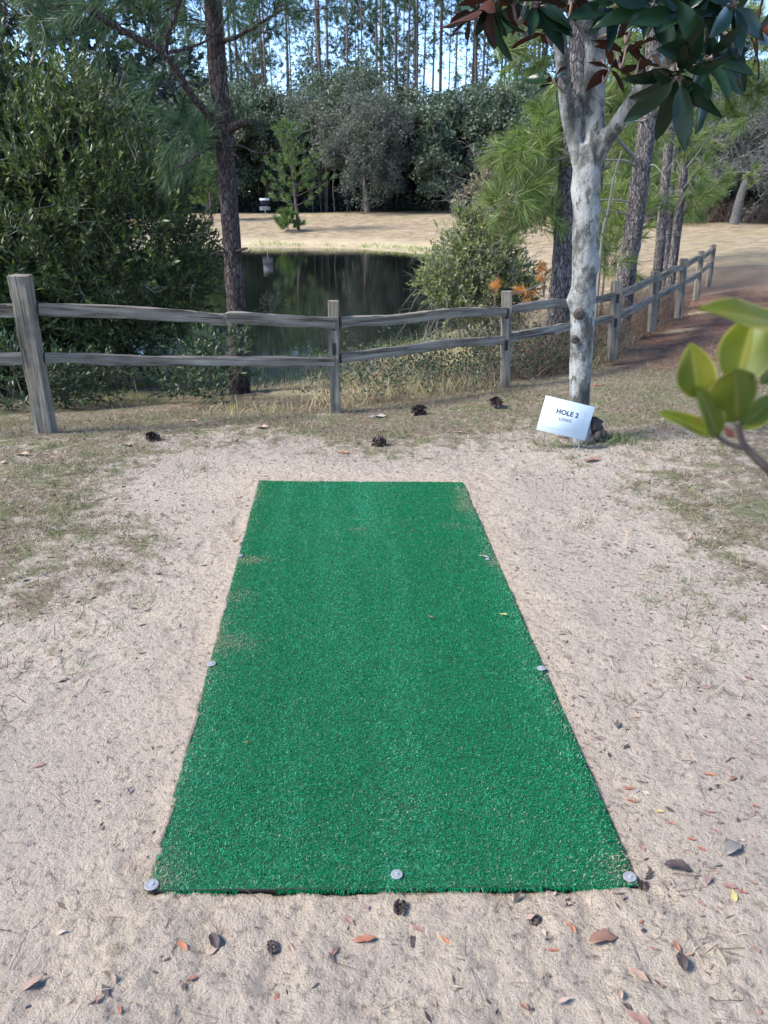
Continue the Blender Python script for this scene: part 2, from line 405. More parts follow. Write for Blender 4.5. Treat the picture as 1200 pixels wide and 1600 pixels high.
# --- ground
def groundmat():
    m, nt, b = newmat('sandy_ground'); co = objco(nt)
    def attr(n):
        a = nt.nodes.new('ShaderNodeAttribute'); a.attribute_name = n; return a.outputs['Fac']
    n1 = noise(nt, co, .9, 4); n2 = noise(nt, co, 7, 6, .65); n3 = noise(nt, co, 45, 6, .7); n4 = noise(nt, co, 160, 4, .7)
    sand = ramp(nt, n1, [(.35, (.335, .288, .245)), (.5, (.385, .33, .27)), (.65, (.44, .375, .30))])
    tan = attr('tan'); sand = mixc(nt, mth(nt, 'MULTIPLY', tan, .7), sand, (.44, .35, .262))
    sand = mixc(nt, ramp(nt, n2, [(.3, (.42, .42, .42)), (.6, (0, 0, 0))]), sand, (.27, .225, .2))
    sand = mixc(nt, ramp(nt, n3, [(.32, (.9, .9, .9)), (.47, (0, 0, 0))]), sand, (.14, .11, .092))
    sand = mixc(nt, ramp(nt, n4, [(.6, (0, 0, 0)), (.75, (.5, .5, .5))]), sand, (.55, .49, .43))
    gfine = noise(nt, co, 26, 7, .75); gmid = noise(nt, co, 3.2, 5, .65)
    grass = ramp(nt, gfine, [(.3, (.055, .04, .03)), (.45, (.15, .115, .085)), (.6, (.25, .20, .145)), (.75, (.36, .3, .225))])
    green = ramp(nt, gfine, [(.3, (.04, .05, .02)), (.55, (.12, .15, .06)), (.75, (.25, .26, .13))])
    grass = mixc(nt, ramp(nt, gmid, [(.42, (0, 0, 0)), (.62, (.7, .7, .7))]), grass, green)
    gm = mth(nt, 'ADD', attr('grass'), mth(nt, 'MULTIPLY', mth(nt, 'SUBTRACT', n2, .5), 2.6))
    gm = ramp(nt, mth(nt, 'ADD', gm, mth(nt, 'MULTIPLY', mth(nt, 'SUBTRACT', gfine, .5), 1.0)), [(.34, (0, 0, 0)), (.72, (1, 1, 1))])
    c = mixc(nt, gm, sand, grass)
    ndl = ramp(nt, gfine, [(.3, (.075, .035, .026)), (.5, (.19, .095, .07)), (.72, (.33, .215, .165))])
    nm = ramp(nt, mth(nt, 'ADD', attr('needle'), mth(nt, 'MULTIPLY', mth(nt, 'SUBTRACT', gmid, .5), 1.6)), [(.45, (0, 0, 0)), (.85, (.6, .6, .6))])
    fine_far = noise(nt, co, 1.6, 8, .75)
    field = ramp(nt, fine_far, [(.33, (.13, .095, .065)), (.48, (.235, .18, .12)), (.62, (.34, .27, .175)), (.75, (.40, .33, .22))])
    field = mixc(nt, ramp(nt, noise(nt, co, .22, 4), [(.52, (0, 0, 0)), (.66, (.5, .5, .5))]), field, (.19, .2, .085))
    c = mixc(nt, attr('field'), c, field)
    c = mixc(nt, nm, c, ndl)
    straw = mixc(nt, fine_far, (.30, .24, .15), (.52, .43, .28))
    c = mixc(nt, attr('straw'), c, straw)
    floor = ramp(nt, fine_far, [(.3, (.018, .014, .011)), (.7, (.07, .05, .038))])
    c = mixc(nt, attr('woods'), c, floor)
    nt.links.new(c, b.inputs['Base Color']); b.inputs['Roughness'].default_value = .95; b.inputs['Specular IOR Level'].default_value = .15
    hh = mth(nt, 'ADD', mth(nt, 'MULTIPLY', n3, 1.0), mth(nt, 'MULTIPLY', n4, .45))
    hh = mth(nt, 'ADD', hh, mth(nt, 'MULTIPLY', n2, 1.2))
    bump(nt, b, hh, 1.0, .022)
    return m
M['ground'] = groundmat()

# ================================================================ GROUND
def axis(lo, hi, step, outlo, outhi, g):
    a = list(np.arange(lo, hi, step)); s = step; x = a[-1]
    while x < outhi: s *= g; x += s; a.append(x)
    b = []; s = step; x = lo
    while x > outlo: s *= g; x -= s; b.append(x)
    return np.array(b[::-1] + a)
gx = axis(-1.9, 2.1, .011, -260, 260, 1.038); gy = axis(.75, 5.0, .011, -40, 320, 1.03)
X, Y = np.meshgrid(gx, gy); Z = ground_h(X, Y)
def grass_mask(x, y):
    n = fbm(x * .9, y * .9, 3, 61) * .5
    far = sst(y + n * 1.1, 4.2, 5.9)
    left = sst(-x + n * 1.5, .65, 2.0) * sst(y, 1.2, 3.0) * .75
    right = sst(x + n * 1.5 - .1 * (y - 3), .75, 2.2) * sst(y, 1.1, 3.4) * .75
    return np.clip(np.maximum(far, np.maximum(left, right)), 0, 1) * sst(mat_sd(x, y), .12, .5)
def needle_mask(x, y):
    a = np.exp(-((x - 3.6 - (y - 9) * .42) / (1.3 + .12 * np.maximum(y - 8, 0))) ** 2) * sst(y, 7.0, 9) * (1 - .85 * sst(y, 14, 27))
    b_ = np.exp(-((y - 6.7) / .35) ** 2) * np.exp(-((x + .6) / 1.1) ** 2) * .7
    return np.clip(np.maximum(a, b_), 0, 1)
def field_mask(x, y): return sst(y, 13, 20)
def straw_mask(x, y):
    bk_ = sst(y, 6.6, 7.6) * (1 - sst(y, 12, 15)) * np.exp(-((x - .6) / 1.6) ** 4) * .8
    for px_, py_, r_ in ((1070, 490, .28), (1090, 463, .3), (515, 637, .16)):
        q_ = gp(px_, py_); bk_ = np.maximum(bk_, .95 * np.exp(-(((x - q_[0]) / r_) ** 2 + ((y - q_[1]) / (r_ * .7)) ** 2) ** 2))
    return np.maximum(bk_, straw_far(x, y))
def straw_far(x, y):
    sd = pond_sd(x, y); return np.clip(1 - np.abs(sd - 1.2) / 2.2, 0, 1) * sst(y, 25, 34)
def woods_mask(x, y):
    return sst(y + 2 * fbm(x * .2, y * .2, 2, 4) - np.where(x > 8, 41 + 18 * (1 - sst(x, 8, 16)), 62), 0, 4)
me = None
gmb = MB(); ny, nx = X.shape
i, j = np.meshgrid(np.arange(ny - 1), np.arange(nx - 1), indexing='ij')
gmb.add(np.stack([X, Y, Z], -1).reshape(-1, 3), np.stack([i * nx + j, i * nx + j + 1, (i + 1) * nx + j + 1, (i + 1) * nx + j], -1).reshape(-1, 4))
ground = gmb.obj('ground', M['ground']); tag(ground, 'pale sandy ground with sparse dead grass sloping to the pond', 'ground', kind='structure')
for nme, arr in (('grass', grass_mask(X, Y)), ('needle', needle_mask(X, Y)), ('field', field_mask(X, Y)), ('straw', straw_mask(X, Y)), ('woods', woods_mask(X, Y)),
                 ('tan', np.exp(-np.maximum(mat_sd(X, Y), 0) / .35))):
    a = ground.data.attributes.new(nme, 'FLOAT', 'POINT'); a.data.foreach_set('value', arr.ravel().astype(np.float32))

# ================================================================ WATER
def watermat():
    m, nt, b = newmat('pond_water'); co = objco(nt)
    b.inputs['Base Color'].default_value = (.006, .009, .007, 1); b.inputs['Roughness'].default_value = .025; b.inputs['IOR'].default_value = 1.333
    mp = nt.nodes.new('ShaderNodeMapping'); mp.inputs['Scale'].default_value = (1.2, 3.0, 1); nt.links.new(co, mp.inputs[0])
    bump(nt, b, noise(nt, mp.outputs[0], 2.2, 3, .5), .06, .02)
    return m
wmb = MB()
wmb.add([(-30, 11, -1.0), (9, 11, -1.0), (9, 50, -1.0), (-30, 50, -1.0)], [[0, 1, 2, 3]])
tag(wmb.obj('water', watermat()), 'dark still pond reflecting the forest', 'water', kind='structure')

# ================================================================ TURF MAT
tm = thing('turf_mat', 'bright green artificial turf tee mat lying on the sand', 'turf mat', (*MC.mean(0), 0))
TML = np.array([*MC.mean(0), 0])
def uv2xy(u, v):   # u across 0..1, v near 0..1 far
    u = np.asarray(u)[..., None]; v = np.asarray(v)[..., None]
    return (MC[0] * (1 - u) + MC[1] * u) * (1 - v) + (MC[3] * (1 - u) + MC[2] * u) * v
bk = MB(); nu, nv = 30, 60
U, V = np.meshgrid(np.linspace(0, 1, nu), np.linspace(0, 1, nv))
def matz(p): return .004 + .004 * fbm(p[..., 0] * 2.2, p[..., 1] * 2.2, 2, 91)
P2 = uv2xy(U, V); i, j = np.meshgrid(np.arange(nv - 1), np.arange(nu - 1), indexing='ij')
q = np.stack([i * nu + j, i * nu + j + 1, (i + 1) * nu + j + 1, (i + 1) * nu + j], -1).reshape(-1, 4)
top = np.concatenate([P2, (matz(P2) + .004)[..., None]], -1).reshape(-1, 3); bot = top - [0, 0, .012]
bk.add(np.vstack([top, bot]), np.vstack([q, q[:, ::-1] + nu * nv]))
idx = np.arange(nu * nv).reshape(nv, nu); rim = np.concatenate([idx[0], idx[1:, -1], idx[-1, -2::-1], idx[-2:0:-1, 0]])
r2 = np.roll(rim, -1); n0 = bk.n
bk.f.setdefault((4, 1), []).append(np.stack([rim, rim + nu * nv, r2 + nu * nv, r2], -1))
bk.obj('backing', [M['backing'], M['rubber']], tm, loc=TML)
pl = MB(); n = 380000
u, v = rng.uniform(0, 1, n), rng.uniform(0, 1, n)
p = uv2xy(u, v); z = matz(p) + .004
lean = np.stack([.35 * fbm(u * 5, v * 1.2, 3, 11), -.25 + .5 * fbm(u * 4 + 9, v * 6, 3, 12)], -1)
d = np.stack([rng.normal(size=n) * .5 + lean[:, 0], rng.normal(size=n) * .5 + lean[:, 1], rng.uniform(.5, 1.0, n)], -1)
sandm = np.zeros(n)
for (px, py, sx, sy, k) in ((390, 878, .09, .035, .75), (372, 935, .08, .05, .45), (362, 1008, .10, .06, .6), (725, 790, .05, .16, .55), (712, 825, .08, .04, .3), (560, 830, .05, .03, .3), (975, 1365, .06, .06, .6), (250, 1380, .06, .07, .7), (770, 880, .03, .06, .5), (640, 1270, .04, .03, .15), (720, 770, .05, .05, .5)):
    c = gp(px, py); sandm = np.maximum(sandm, k * np.exp(-((p[:, 0] - c[0]) / sx) ** 2 - ((p[:, 1] - c[1]) / sy) ** 2))
edge = np.minimum(np.minimum(u * 1.2, (1 - u) * 1.2), np.minimum(v * 2.9, (1 - v) * 2.9 + .05))
edgn = .50 * np.exp(-(u * 1.2) / .03) * (.4 + 1.2 * vnoise(v * 12, u * 0, 5)) + .30 * np.exp(-((1 - u) * 1.2) / .025) * (.3 + 1.2 * vnoise(v * 14, u * 0, 6)) + .05 * np.exp(-v * 2.9 / .02)
sandm = np.clip(sandm + edgn + .014 + .05 * sst(fbm(p[:, 0] * 3, p[:, 1] * 3, 3, 8), 0, .6), 0, .85)
issand = rng.uniform(0, 1, n) < sandm
faded = rng.uniform(0, 1, n) < .06 + .70 * sst(fbm(u * 7, v * 1.1, 4, 14), -.1, .7) + .25 * sst(fbm(u * 16, v * 30, 3, 15), .1, .9)
P3 = np.concatenate([p, z[:, None]], -1); Ls = rng.uniform(.006, .010, n); Wd = rng.uniform(.0012, .0021, n)
for s_, mi in ((~issand & ~faded, 0), (issand, 1), (faded & ~issand, 2)):
    blades(pl, P3[s_], d[s_], Ls[s_], Wd[s_], rng.normal(size=s_.sum()) * .6, mi)
# frayed fringe at the near edge
n = 900; u = rng.uniform(.03, .98, n); pf = uv2xy(u, np.zeros(n)); keep = vnoise(u * 14, u * 0, 3) > .35; pf = pf[keep]; n = len(pf)
blades(pl, np.concatenate([pf, np.full((n, 1), .006)], -1), np.stack([rng.normal(size=n) * .3, -np.ones(n), rng.uniform(-.3, .5, n)], -1), rng.uniform(.008, .022, n), .0022, rng.normal(size=n) * .4, 0)
tag(pl.obj('pile', [M['pile'], M['pile_sand'], M['pile_faded']], tm, loc=TML), 'short green plastic grass pile dusted with sand at the edges')
def disc(mb, c, r, h, n=24, m=0, tilt=(0, 0)):
    a = np.arange(n) * 2 * np.pi / n; prof = [(r, 0), (r, h * .6), (r * .93, h), (r * .3, h), (r * .25, h * .8), (.001, h * .8)]
    V = np.concatenate([np.stack([np.cos(a) * rr, np.sin(a) * rr, np.full(n, zz)], -1) for rr, zz in prof])
    V[:, 2] += V[:, 0] * tilt[0] + V[:, 1] * tilt[1]; V += c
    for k in range(len(prof) - 1):
        i = np.arange(n); mb.add(V[[*range(k * n, (k + 2) * n)]], np.stack([i, (i + 1) % n, n + (i + 1) % n, n + i], -1), m)
for (px, py, r, tl, lb) in ((331, 1041, .017, (0, .05), None), (845, 1049, .017, (.05, 0), None), (620, 1372, .0165, (0, 0), None), (983, 1376, .018, (.04, -.03), None), (238, 1389, .019, (-.03, 0), 'washer half buried in sand'), (376, 872, .013, (0, 0), 'washer half buried in sand'), (762, 877, .013, (0, 0), None), (565, 756, .012, (0, 0), None)):
    c = gp(px, py); zz = float(matz(c[None, :2])[0]) + .0155
    w = MB(); disc(w, np.array([c[0], c[1], zz - .006]), r * .92, .0016, tilt=tl); wo = w.obj('washer', M['steel'], tm, loc=TML)
    if lb: wo['label'] = lb
    k = MB(); a = np.arange(10) * 2 * np.pi / 10
    disc(k, np.array([c[0], c[1], zz - .0048]), r * .27, .003, 12, tilt=tl); nail = k.obj('nail_head', M['steel_light'], wo, loc=TML)

# ================================================================ FENCE
def grained(mb, name, parent, L0, ang, axis_dir, mats):
    """one wooden member; writes a grain coordinate (along, across, across)"""
    o = mb.obj(name, mats, parent, smooth=True, loc=L0)
    co = np.empty(len(o.data.vertices) * 3, np.float32); o.data.vertices.foreach_get('co', co); co = co.reshape(-1, 3)
    ax = nrm(axis_dir); al = co @ ax; rest = co - al[:, None] * ax
    e1 = nrm(np.cross(ax, [0.3, .2, 1]) if abs(ax[2]) < .8 else np.cross(ax, [1, 0, 0])); e2 = np.cross(ax, e1)
    g = np.stack([al + rng.uniform(0, 50), rest @ e1 + rng.uniform(0, 9), rest @ e2 + rng.uniform(0, 9)], -1)
    o.data.set_sharp_from_angle(angle=R(28))
    at_ = o.data.attributes.new('grain', 'FLOAT_VECTOR', 'POINT'); at_.data.foreach_set('vector', g.ravel().astype(np.float32))
    return o
def beam(mb, pts, w, h, n=20, side=None, m=0, wob=.08, seed=0, chamf=.18):
    """rough rectangular section swept along pts"""
    pts = resample(pts, n); t = nrm(np.gradient(pts, axis=0))
    sec = []
    for (a, b) in ((1, 1), (-1, 1), (-1, -1), (1, -1)):
        if (a, b) in ((1, 1), (-1, -1)): sec += [(a * (1), b * (1 - chamf)), (a * (1 - chamf), b)]
        else: sec += [(a * (1 - chamf), b), (a, b * (1 - chamf))]
    sec = np.array(sec) * .5
    k = len(sec); V = []
    for i in range(n):
        s = nrm(np.cross(t[i], side)); b = np.cross(s, t[i])
        wv = 1 + wob * fbm(np.arange(k) * 1.7 + seed * 7.7, np.full(k, i * .45), 3, seed)
        V.append(pts[i] + sec[:, :1] * (w * wv)[:, None] * s + sec[:, 1:] * (h * wv)[:, None] * b)
    V = np.array(V); V_ = V.reshape(-1, 3); i, j = np.meshgrid(np.arange(n - 1), np.arange(k), indexing='ij')
    mb.add(V_, np.stack([i * k + j, i * k + (j + 1) % k, (i + 1) * k + (j + 1) % k, (i + 1) * k + j], -1).reshape(-1, 4), m)
    for e in (0, n - 1):
        ring = V[e]; c = ring.mean(0) + t[e] * (.004 if e else -.004)
        mb.add(np.vstack([ring, c]), [[(x), (x + 1) % k, k] if e else [(x + 1) % k, x, k] for x in range(k)], m)
posts = [((72, 670), (30, 430), .125, .115), ((524, 633), (521, 470), .082, .09), ((789, 596), (792, 455), .085, .09), ((957, 548), (965, 440), .105, .10), ((1018, 508), (1024, 424), .095, .09), ((1060, 487), (1069, 404), .095, .09), ((1088, 461), (1096, 392), .085, .09), ((1107, 441), (1115, 382), .085, .09)]
fb = [gp(*p[0]) for p in posts]; ft = []
for (b, t, w, h), B in zip(posts, fb): ft.append(at(t[0], t[1], B[1] - (.05 if b[0] == 72 else 0)))
fen = thing('split_rail_fence', 'weathered grey two rail split rail fence between the tee and the pond', 'fence', fb[1])
FL = fb[1].copy()
# a post just beyond the left edge and one more after the last
fb.insert(0, np.array([fb[0][0] - 2.0, fb[0][1] - .55, 0])); ft.insert(0, fb[0] + [0, 0, .85]); posts.insert(0, (None, None, .10, .10))
for k, ((b, t, w, h), B, T) in enumerate(zip(posts, fb, ft)):
    mb = MB(); dv = T - B
    beam(mb, [B - dv * .12, B + dv * .3, B + dv * .7, T], w, h, 24, side=np.array([0, 1., 0]) if True else None, seed=k + 3, wob=.12, chamf=.14)
    po = grained(mb, 'post', fen, FL, 0, dv, [M['wood']])
    if b == (72, 670): po['label'] = 'thick round topped post leaning to the left'
    if k >= 1:
        for fr in ((.79, .56) if k < 3 else (.77, .42)):
            c = B + dv * fr; hm = MB(); yv = -h / 2 - .001  # dark strip on the post face, its colour imitating a shaded slot
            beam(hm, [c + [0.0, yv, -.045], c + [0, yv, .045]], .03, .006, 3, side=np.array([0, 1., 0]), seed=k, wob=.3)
            hm.obj('mortise_shade', [M['mortise_dark']], po, loc=FL) if k in (2, 3, 4) else None
rails = [ # (post index a, pixel a, post index b, pixel b, thickness, sag)
 (1, (60, 484), 2, (523, 505), .09), (1, (70, 559), 2, (522, 566), .075),
 (2, (532, 503), 3, (789, 487), .082), (2, (532, 560), 3, (786, 532), .078),
 (3, (792, 485), 4, (962, 462), .08), (3, (790, 528), 4, (957, 497), .08),
 (4, (962, 461), 5, (1023, 434), .085), (4, (960, 495), 5, (1020, 465), .085),
 (5, (1022, 436), 6, (1066, 418), .085), (5, (1018, 466), 6, (1063, 444), .085),
 (6, (1066, 415), 7, (1093, 403), .085), (6, (1063, 445), 7, (1091, 427), .085),
 (7, (1093, 404), 8, (1113, 391), .085), (7, (1091, 428), 8, (1111, 411), .085)]
for k, (a, pa, b, pb, th) in enumerate(rails):
    A = at(pa[0], pa[1], fb[a][1] + (.0 if a == 1 else .01)); B = at(pb[0], pb[1], fb[b][1] + (-.035 if k in (0, 1, 2, 3) else .0))
    A = A + (0 if k not in (0, 1) else np.array([0, .01, 0])); L = np.linalg.norm(B - A); up = np.array([0, 0, 1.])
    mid = [A + (B - A) * f + up * (rng.normal() * .013) for f in (.33, .66)]
    if k == 0: mid = [A + (B - A) * .4 + up * .008, A + (B - A) * .58 - up * .012, A + (B - A) * .66 + up * .010]
    if k == 2: mid = [A + (B - A) * .35 - up * .005, A + (B - A) * .65 + up * .018]
    if k in (6, 7): mid = [A + (B - A) * .5 - up * .02]
    mb = MB(); beam(mb, [A] + mid + [B], th * .62, th * .95, 34, side=up, seed=20 + k, wob=.26, chamf=.16)
    grained(mb, 'rail', fen, FL, 0, B - A, [M['wood']])
for k, (py0, py1, z) in enumerate(((478, 484, 0), (556, 559, 0))):
    B = at(58 if k == 0 else 68, py1, fb[1][1] + .02); A = fb[0] + [0, 0, B[2] + .01]
    mb = MB(); beam(mb, [A, (A + B) / 2 + [0, 0, .01], B], .055, .085, 24, side=np.array([0, 0, 1.]), seed=50 + k, wob=.26, chamf=.16)
    grained(mb, 'rail', fen, FL, 0, B - A, [M['wood']])
# white sand spilled at the feet of far posts
# ================================================================ SIGN
sg0 = gp(903, 706); sY = sg0[1] + .02
sg = thing('tee_sign', 'white corrugated tee sign reading HOLE 2 LONG, tilted beside the pale trunk', 'sign', sg0)
c4 = [at(*c, sY + dy) for c, dy in (((841, 670.5), 0), ((915, 690), 0), ((928, 634.5), .03), ((850, 618.5), .03))]
ex = nrm(c4[1] - c4[0] + c4[2] - c4[3]); ey = nrm(c4[3] - c4[0] + c4[2] - c4[1]); en = nrm(np.cross(ex, ey)); ey = np.cross(en, ex)
ctr = np.mean(c4, 0); bw = .5 * (np.linalg.norm(c4[1] - c4[0]) + np.linalg.norm(c4[2] - c4[3])); bh = .5 * (np.linalg.norm(c4[3] - c4[0]) + np.linalg.norm(c4[2] - c4[1]))
from mathutils import Matrix
def frame(c): return Matrix(((ex[0], ey[0], en[0], c[0]), (ex[1], ey[1], en[1], c[1]), (ex[2], ey[2], en[2], c[2]), (0, 0, 0, 1)))
def slab(w, h, t, bev=.001):
    mb = MB(); w /= 2; h /= 2
    V = []
    for zz, k in ((-t / 2, bev), (-t / 2 + bev, 0), (t / 2 - bev, 0), (t / 2, bev)): V += [(-w + k, -h + k, zz), (w - k, -h + k, zz), (w - k, h - k, zz), (-w + k, h - k, zz)]
    f = [[3, 2, 1, 0], [12, 13, 14, 15]]
    for l in range(3):
        for x in range(4): f.append([l * 4 + x, l * 4 + (x + 1) % 4, l * 4 + 4 + (x + 1) % 4, l * 4 + 4 + x])
    mb.add(V, f); return mb
def place(o, mat):
    o.parent = sg; o.matrix_world = mat; o.matrix_parent_inverse = Matrix.Translation(sg0).inverted(); return o
bo = slab(bw, bh, .006).obj('board', M['board'], None, smooth=False); place(bo, frame(ctr))
pp = slab(bw * .70, bh * .68, .0016, .0004).obj('paper', M['paper'], None, smooth=False); place(pp, frame(ctr + en * .0042 - ex * .0 - ey * .004))
def lettering(txt, size, c, bold, mt, sp):
    cu = bpy.data.curves.new(txt, 'FONT'); cu.body = txt; cu.size = size; cu.align_x = 'CENTER'; cu.align_y = 'CENTER'; cu.offset = bold; cu.extrude = .0004; cu.space_character = sp
    t = bpy.data.objects.new('tmp', cu); COL.objects.link(t); bpy.context.view_layer.update()
    me = bpy.data.meshes.new_from_object(t); bpy.data.objects.remove(t)
    me.materials.clear(); me.materials.append(mt)
    o = bpy.data.objects.new('lettering', me); COL.objects.link(o); o.parent = pp
    o.matrix_parent_inverse = frame(ctr).inverted(); o.matrix_basis = frame(c)
    o.matrix_parent_inverse = pp.matrix_world.inverted() if False else frame(ctr + en * .0042 - ey * .004).inverted()
    return o
lettering('HOLE 2', .044, ctr + en * .0056 + ey * .034 + ex * .002, .0012, M['ink'], 1.08)['label'] = 'bold black words HOLE 2'
lettering('LONG', .029, ctr + en * .0056 - ey * .012 + ex * .000, .0004, M['ink_grey'], 1.12)['label'] = 'thin grey word LONG'
stk = MB(); s1 = sg0; s2 = ctr + ex * bw * .36 - ey * bh * .3 - en * .005
for off in (0,): tube(stk, [s1 - [0, 0, .08], s1, s2], .002, 6)
stk2 = MB(); tube(stk2, [gp(853, 698) - [0, 0, .08] + [0, .03, 0], ctr - ex * bw * .36 - ey * bh * .3 - en * .005], .002, 6)
stk.obj('stake', M['wire'], sg, loc=sg0); stk2.obj('stake', M['wire'], sg, loc=sg0)

# ================================================================ MAGNOLIA
mb0 = gp(908, 693) + np.array([0, .05, 0]); mY = mb0[1]
mg = thing('magnolia_tree', 'pale barked magnolia with dark glossy leaves beside the tee sign', 'tree', mb0)
mt = MB()
def pxpath(lst, Y): return np.array([at(x, y, Y + (dy if len(t) else 0)) for (x, y, *t) in lst for dy in [t[0] if t else 0]])
K = 1201 / 5.35
tr = resample(pxpath([(906, 720), (907, 680), (906, 620), (908, 560), (910, 500), (913, 430), (915, 350), (916, 290), (918, 225)], mY), 60)
rr = np.interp(np.linspace(0, 1, 60), [0, .06, .12, .2, .45, .75, .92, 1], [36, 25, 18, 15, 17.2, 17.8, 19.3, 15]) / K
def bulge(px, py, amp, w):
    c = at(px, py, mY)
    return c, amp, w
tube(mt, tr, rr, 28, wob=.10, freq=2.2, seed=4)
tube(mt, resample(pxpath([(909, 275), (899, 228), (888, 185, -.02), (880, 110, -.1), (874, 60, -.15), (864, -10, -.22), (850, -90, -.3)], mY), 40), np.linspace(10.5, 8, 40) / K, 16, wob=.09, seed=5)
tube(mt, resample(pxpath([(923, 265), (928, 215), (929, 150), (930, 90), (933, 20), (938, -60), (940, -180)], mY), 40), np.linspace(14, 13.5, 40) / K, 20, wob=.12, seed=6)
tube(mt, resample(pxpath([(925, 252), (950, 215, -.05), (985, 165, -.2), (1015, 125, -.4), (1045, 92, -.7), (1075, 75, -1.1)], mY), 40), np.linspace(12, 7, 40) / K, 16, wob=.12, seed=8)
tube(mt, resample(pxpath([(935, 250), (955, 205, -.02), (990, 150, -.1), (1035, 100, -.2)], mY), 24), np.linspace(9, 6, 24) / K, 12, wob=.1, seed=7)
tube(mt, resample(pxpath([(927, 60), (912, 35, -.05), (888, 5, -.2), (860, -40, -.35)], mY), 20), np.linspace(11, 7, 20) / K, 12, wob=.1, seed=9)
tube(mt, resample(pxpath([(898, 210), (905, 175), (910, 120, .1)], mY), 12), np.linspace(8, 6, 12) / K, 10, wob=.1, seed=10)
v = np.concatenate(mt.v)
for px, py, sx, amp, w in ((898, 468, -1, .045, .05), (935, 410, 1, .018, .06), (905, 500, 0, .0, .05), (900, 300, -1, .015, .06), (940, 330, 1, .012, .05)):
    c = at(px, py, mY); d2 = ((v - c) ** 2).sum(1); g = np.exp(-d2 / w ** 2)[:, None]; v = v + g * np.array([sx * amp, -abs(amp) * .3, 0])
for px, py in ((905, 491), (898, 530), (888, 133), (912, 160)):
    c = at(px, py, mY - .09); d2 = ((v - c) ** 2).sum(1); v[:, 1] += .035 * np.exp(-d2 / .018 ** 2)
mt.v = [v]
tko = mt.obj('trunk', M['magbark'], mg, loc=mb0)
rm = tko.modifiers.new('fuse', 'REMESH'); rm.mode = 'VOXEL'; rm.voxel_size = .0075; rm.use_smooth_shade = True
sm = tko.modifiers.new('soften', 'SMOOTH'); sm.factor = .5; sm.iterations = 5
for px, py, r in ((905, 491, 5.5), (898, 531, 4), (888, 134, 4)):
    kn = MB(); c = at(px, py, mY - .085); a = resample([c + [0, .02, 0], c + [0, -.006, 0], c + [0, -.014, 0]], 5)
    tube(kn, a, np.array([r * 1.5, r * 1.5, r * 1.3, r * 1.1, r * .9]) / K, 12, wob=.3, seed=int(px)); kn.obj('branch_scar', M['dark_root'], tko, loc=mb0)
rt = MB()
for px, py, r, dy in ((928, 664, 14, .03), (935, 680, 13, .0), (921, 676, 15, .04), (905, 686, 22, .05), (922, 690, 20, .0), (880, 692, 12, .05), (940, 690, 9, -.02)):
    c = at(px, py, mY + dy); k = 9
    tube(rt, [c + [0, 0, -1.0 * r / K], c + [0, 0, -.7 * r / K], c, c + [0, 0, .6 * r / K], c + [0, 0, .95 * r / K]], np.array([.3, .8, 1, .75, .15]) * r / K, 24, wob=.75, freq=9, seed=int(px + py))
rt.obj('root_burl', M['dark_root'], tko, loc=mb0)
# magnolia leaves: thick two-sided blades, glossy green above and rust below
def bigleaf(mb, base, tip, nrm_, width, fold=.18, curl=.12, nu=9, nv=5, m_top=0, m_bot=1, th=.0012, rag=1.0):
    base, tip = np.asarray(base), np.asarray(tip); D = tip - base; L = np.linalg.norm(D); D = D / L
    W = nrm(np.cross(nrm_, D)); Nn = np.cross(D, W)
    t = np.linspace(0, 1, nu); prof = np.sin(np.pi * np.clip(t, 0, 1) ** .85) ** .75 * (1 - .12 * t); prof[0] = .06; prof[-1] = .02
    s = np.linspace(-1, 1, nv); T, S = np.meshgrid(t, s, indexing='ij')
    if rag > 1: prof = prof * (1 + .09 * np.sin(t * 11 + 1) * (t > .3) + .05 * np.sin(t * 23))
    wv = prof[:, None] * S * width / 2
    hz = fold * np.abs(wv) - curl * L * (T - .35) ** 2 + .02 * L * rag * np.sin(T * 9 + S * 2 + base[0] * 50) * np.abs(S)
    Pt = base + T[..., None] * D * L + wv[..., None] * W + hz[..., None] * Nn
    i, j = np.meshgrid(np.arange(nu - 1), np.arange(nv - 1), indexing='ij')
    q = np.stack([i * nv + j, i * nv + j + 1, (i + 1) * nv + j + 1, (i + 1) * nv + j], -1).reshape(-1, 4)
    # orient so that top faces +Nn
    mb.add(Pt.reshape(-1, 3) + Nn * th, q[:, ::-1], m_top); mb.add(Pt.reshape(-1, 3) - Nn * th, q, m_bot)
ml = MB(); mtw = MB()
def rosette(px, py, Y, n, Lpx, axis_, opn=65, seed=0, stem=None):
    c = at(px, py, Y); k = (Y * CP + .3) / 1201; ax = nrm(np.array(axis_, float))
    for i in range(n):
        az = i * 2.399 + rng.uniform(-.3, .3); th = R(opn + rng.uniform(-25, 25))
        e1 = nrm(np.cross(ax, [.3, .2, .9])); e2 = np.cross(ax, e1)
        side = e1 * math.cos(az) + e2 * math.sin(az)
        d = ax * math.cos(th) + side * math.sin(th)
        L = Lpx * k * rng.uniform(.55, 1.2); b = c + d * L * .12 - ax * L * .25 * (i / n)
        d = nrm(d + np.array([0, 0, -.45 * rng.uniform(0, 1)]))
        nn = nrm(ax - d * (ax @ d) + rng.normal(size=3) * .12)
        bigleaf(ml, b, b + d * L, nn, L * rng.uniform(.3, .42), fold=rng.uniform(.1, .5), curl=rng.uniform(-.05, .4))
        sticks(mtw, [c - ax * L * .25 * (i / n)], [b], [.0022], [.0018], 4)
    e = stem if stem is not None else c - ax * .3
    pth = resample([c + ax * .01, c - ax * .1 + [0, 0, .0], (c + e) / 2 + [0, 0, .03], e], 10)
    tube(mtw, pth, np.linspace(.005, .011, 10), 6)
rY = 3.0
br = at(1075, 75, mY - 1.1)
rosette(1062, 122, 2.9, 11, 74, (-.1, -.55, -.45), 70, 1, br)
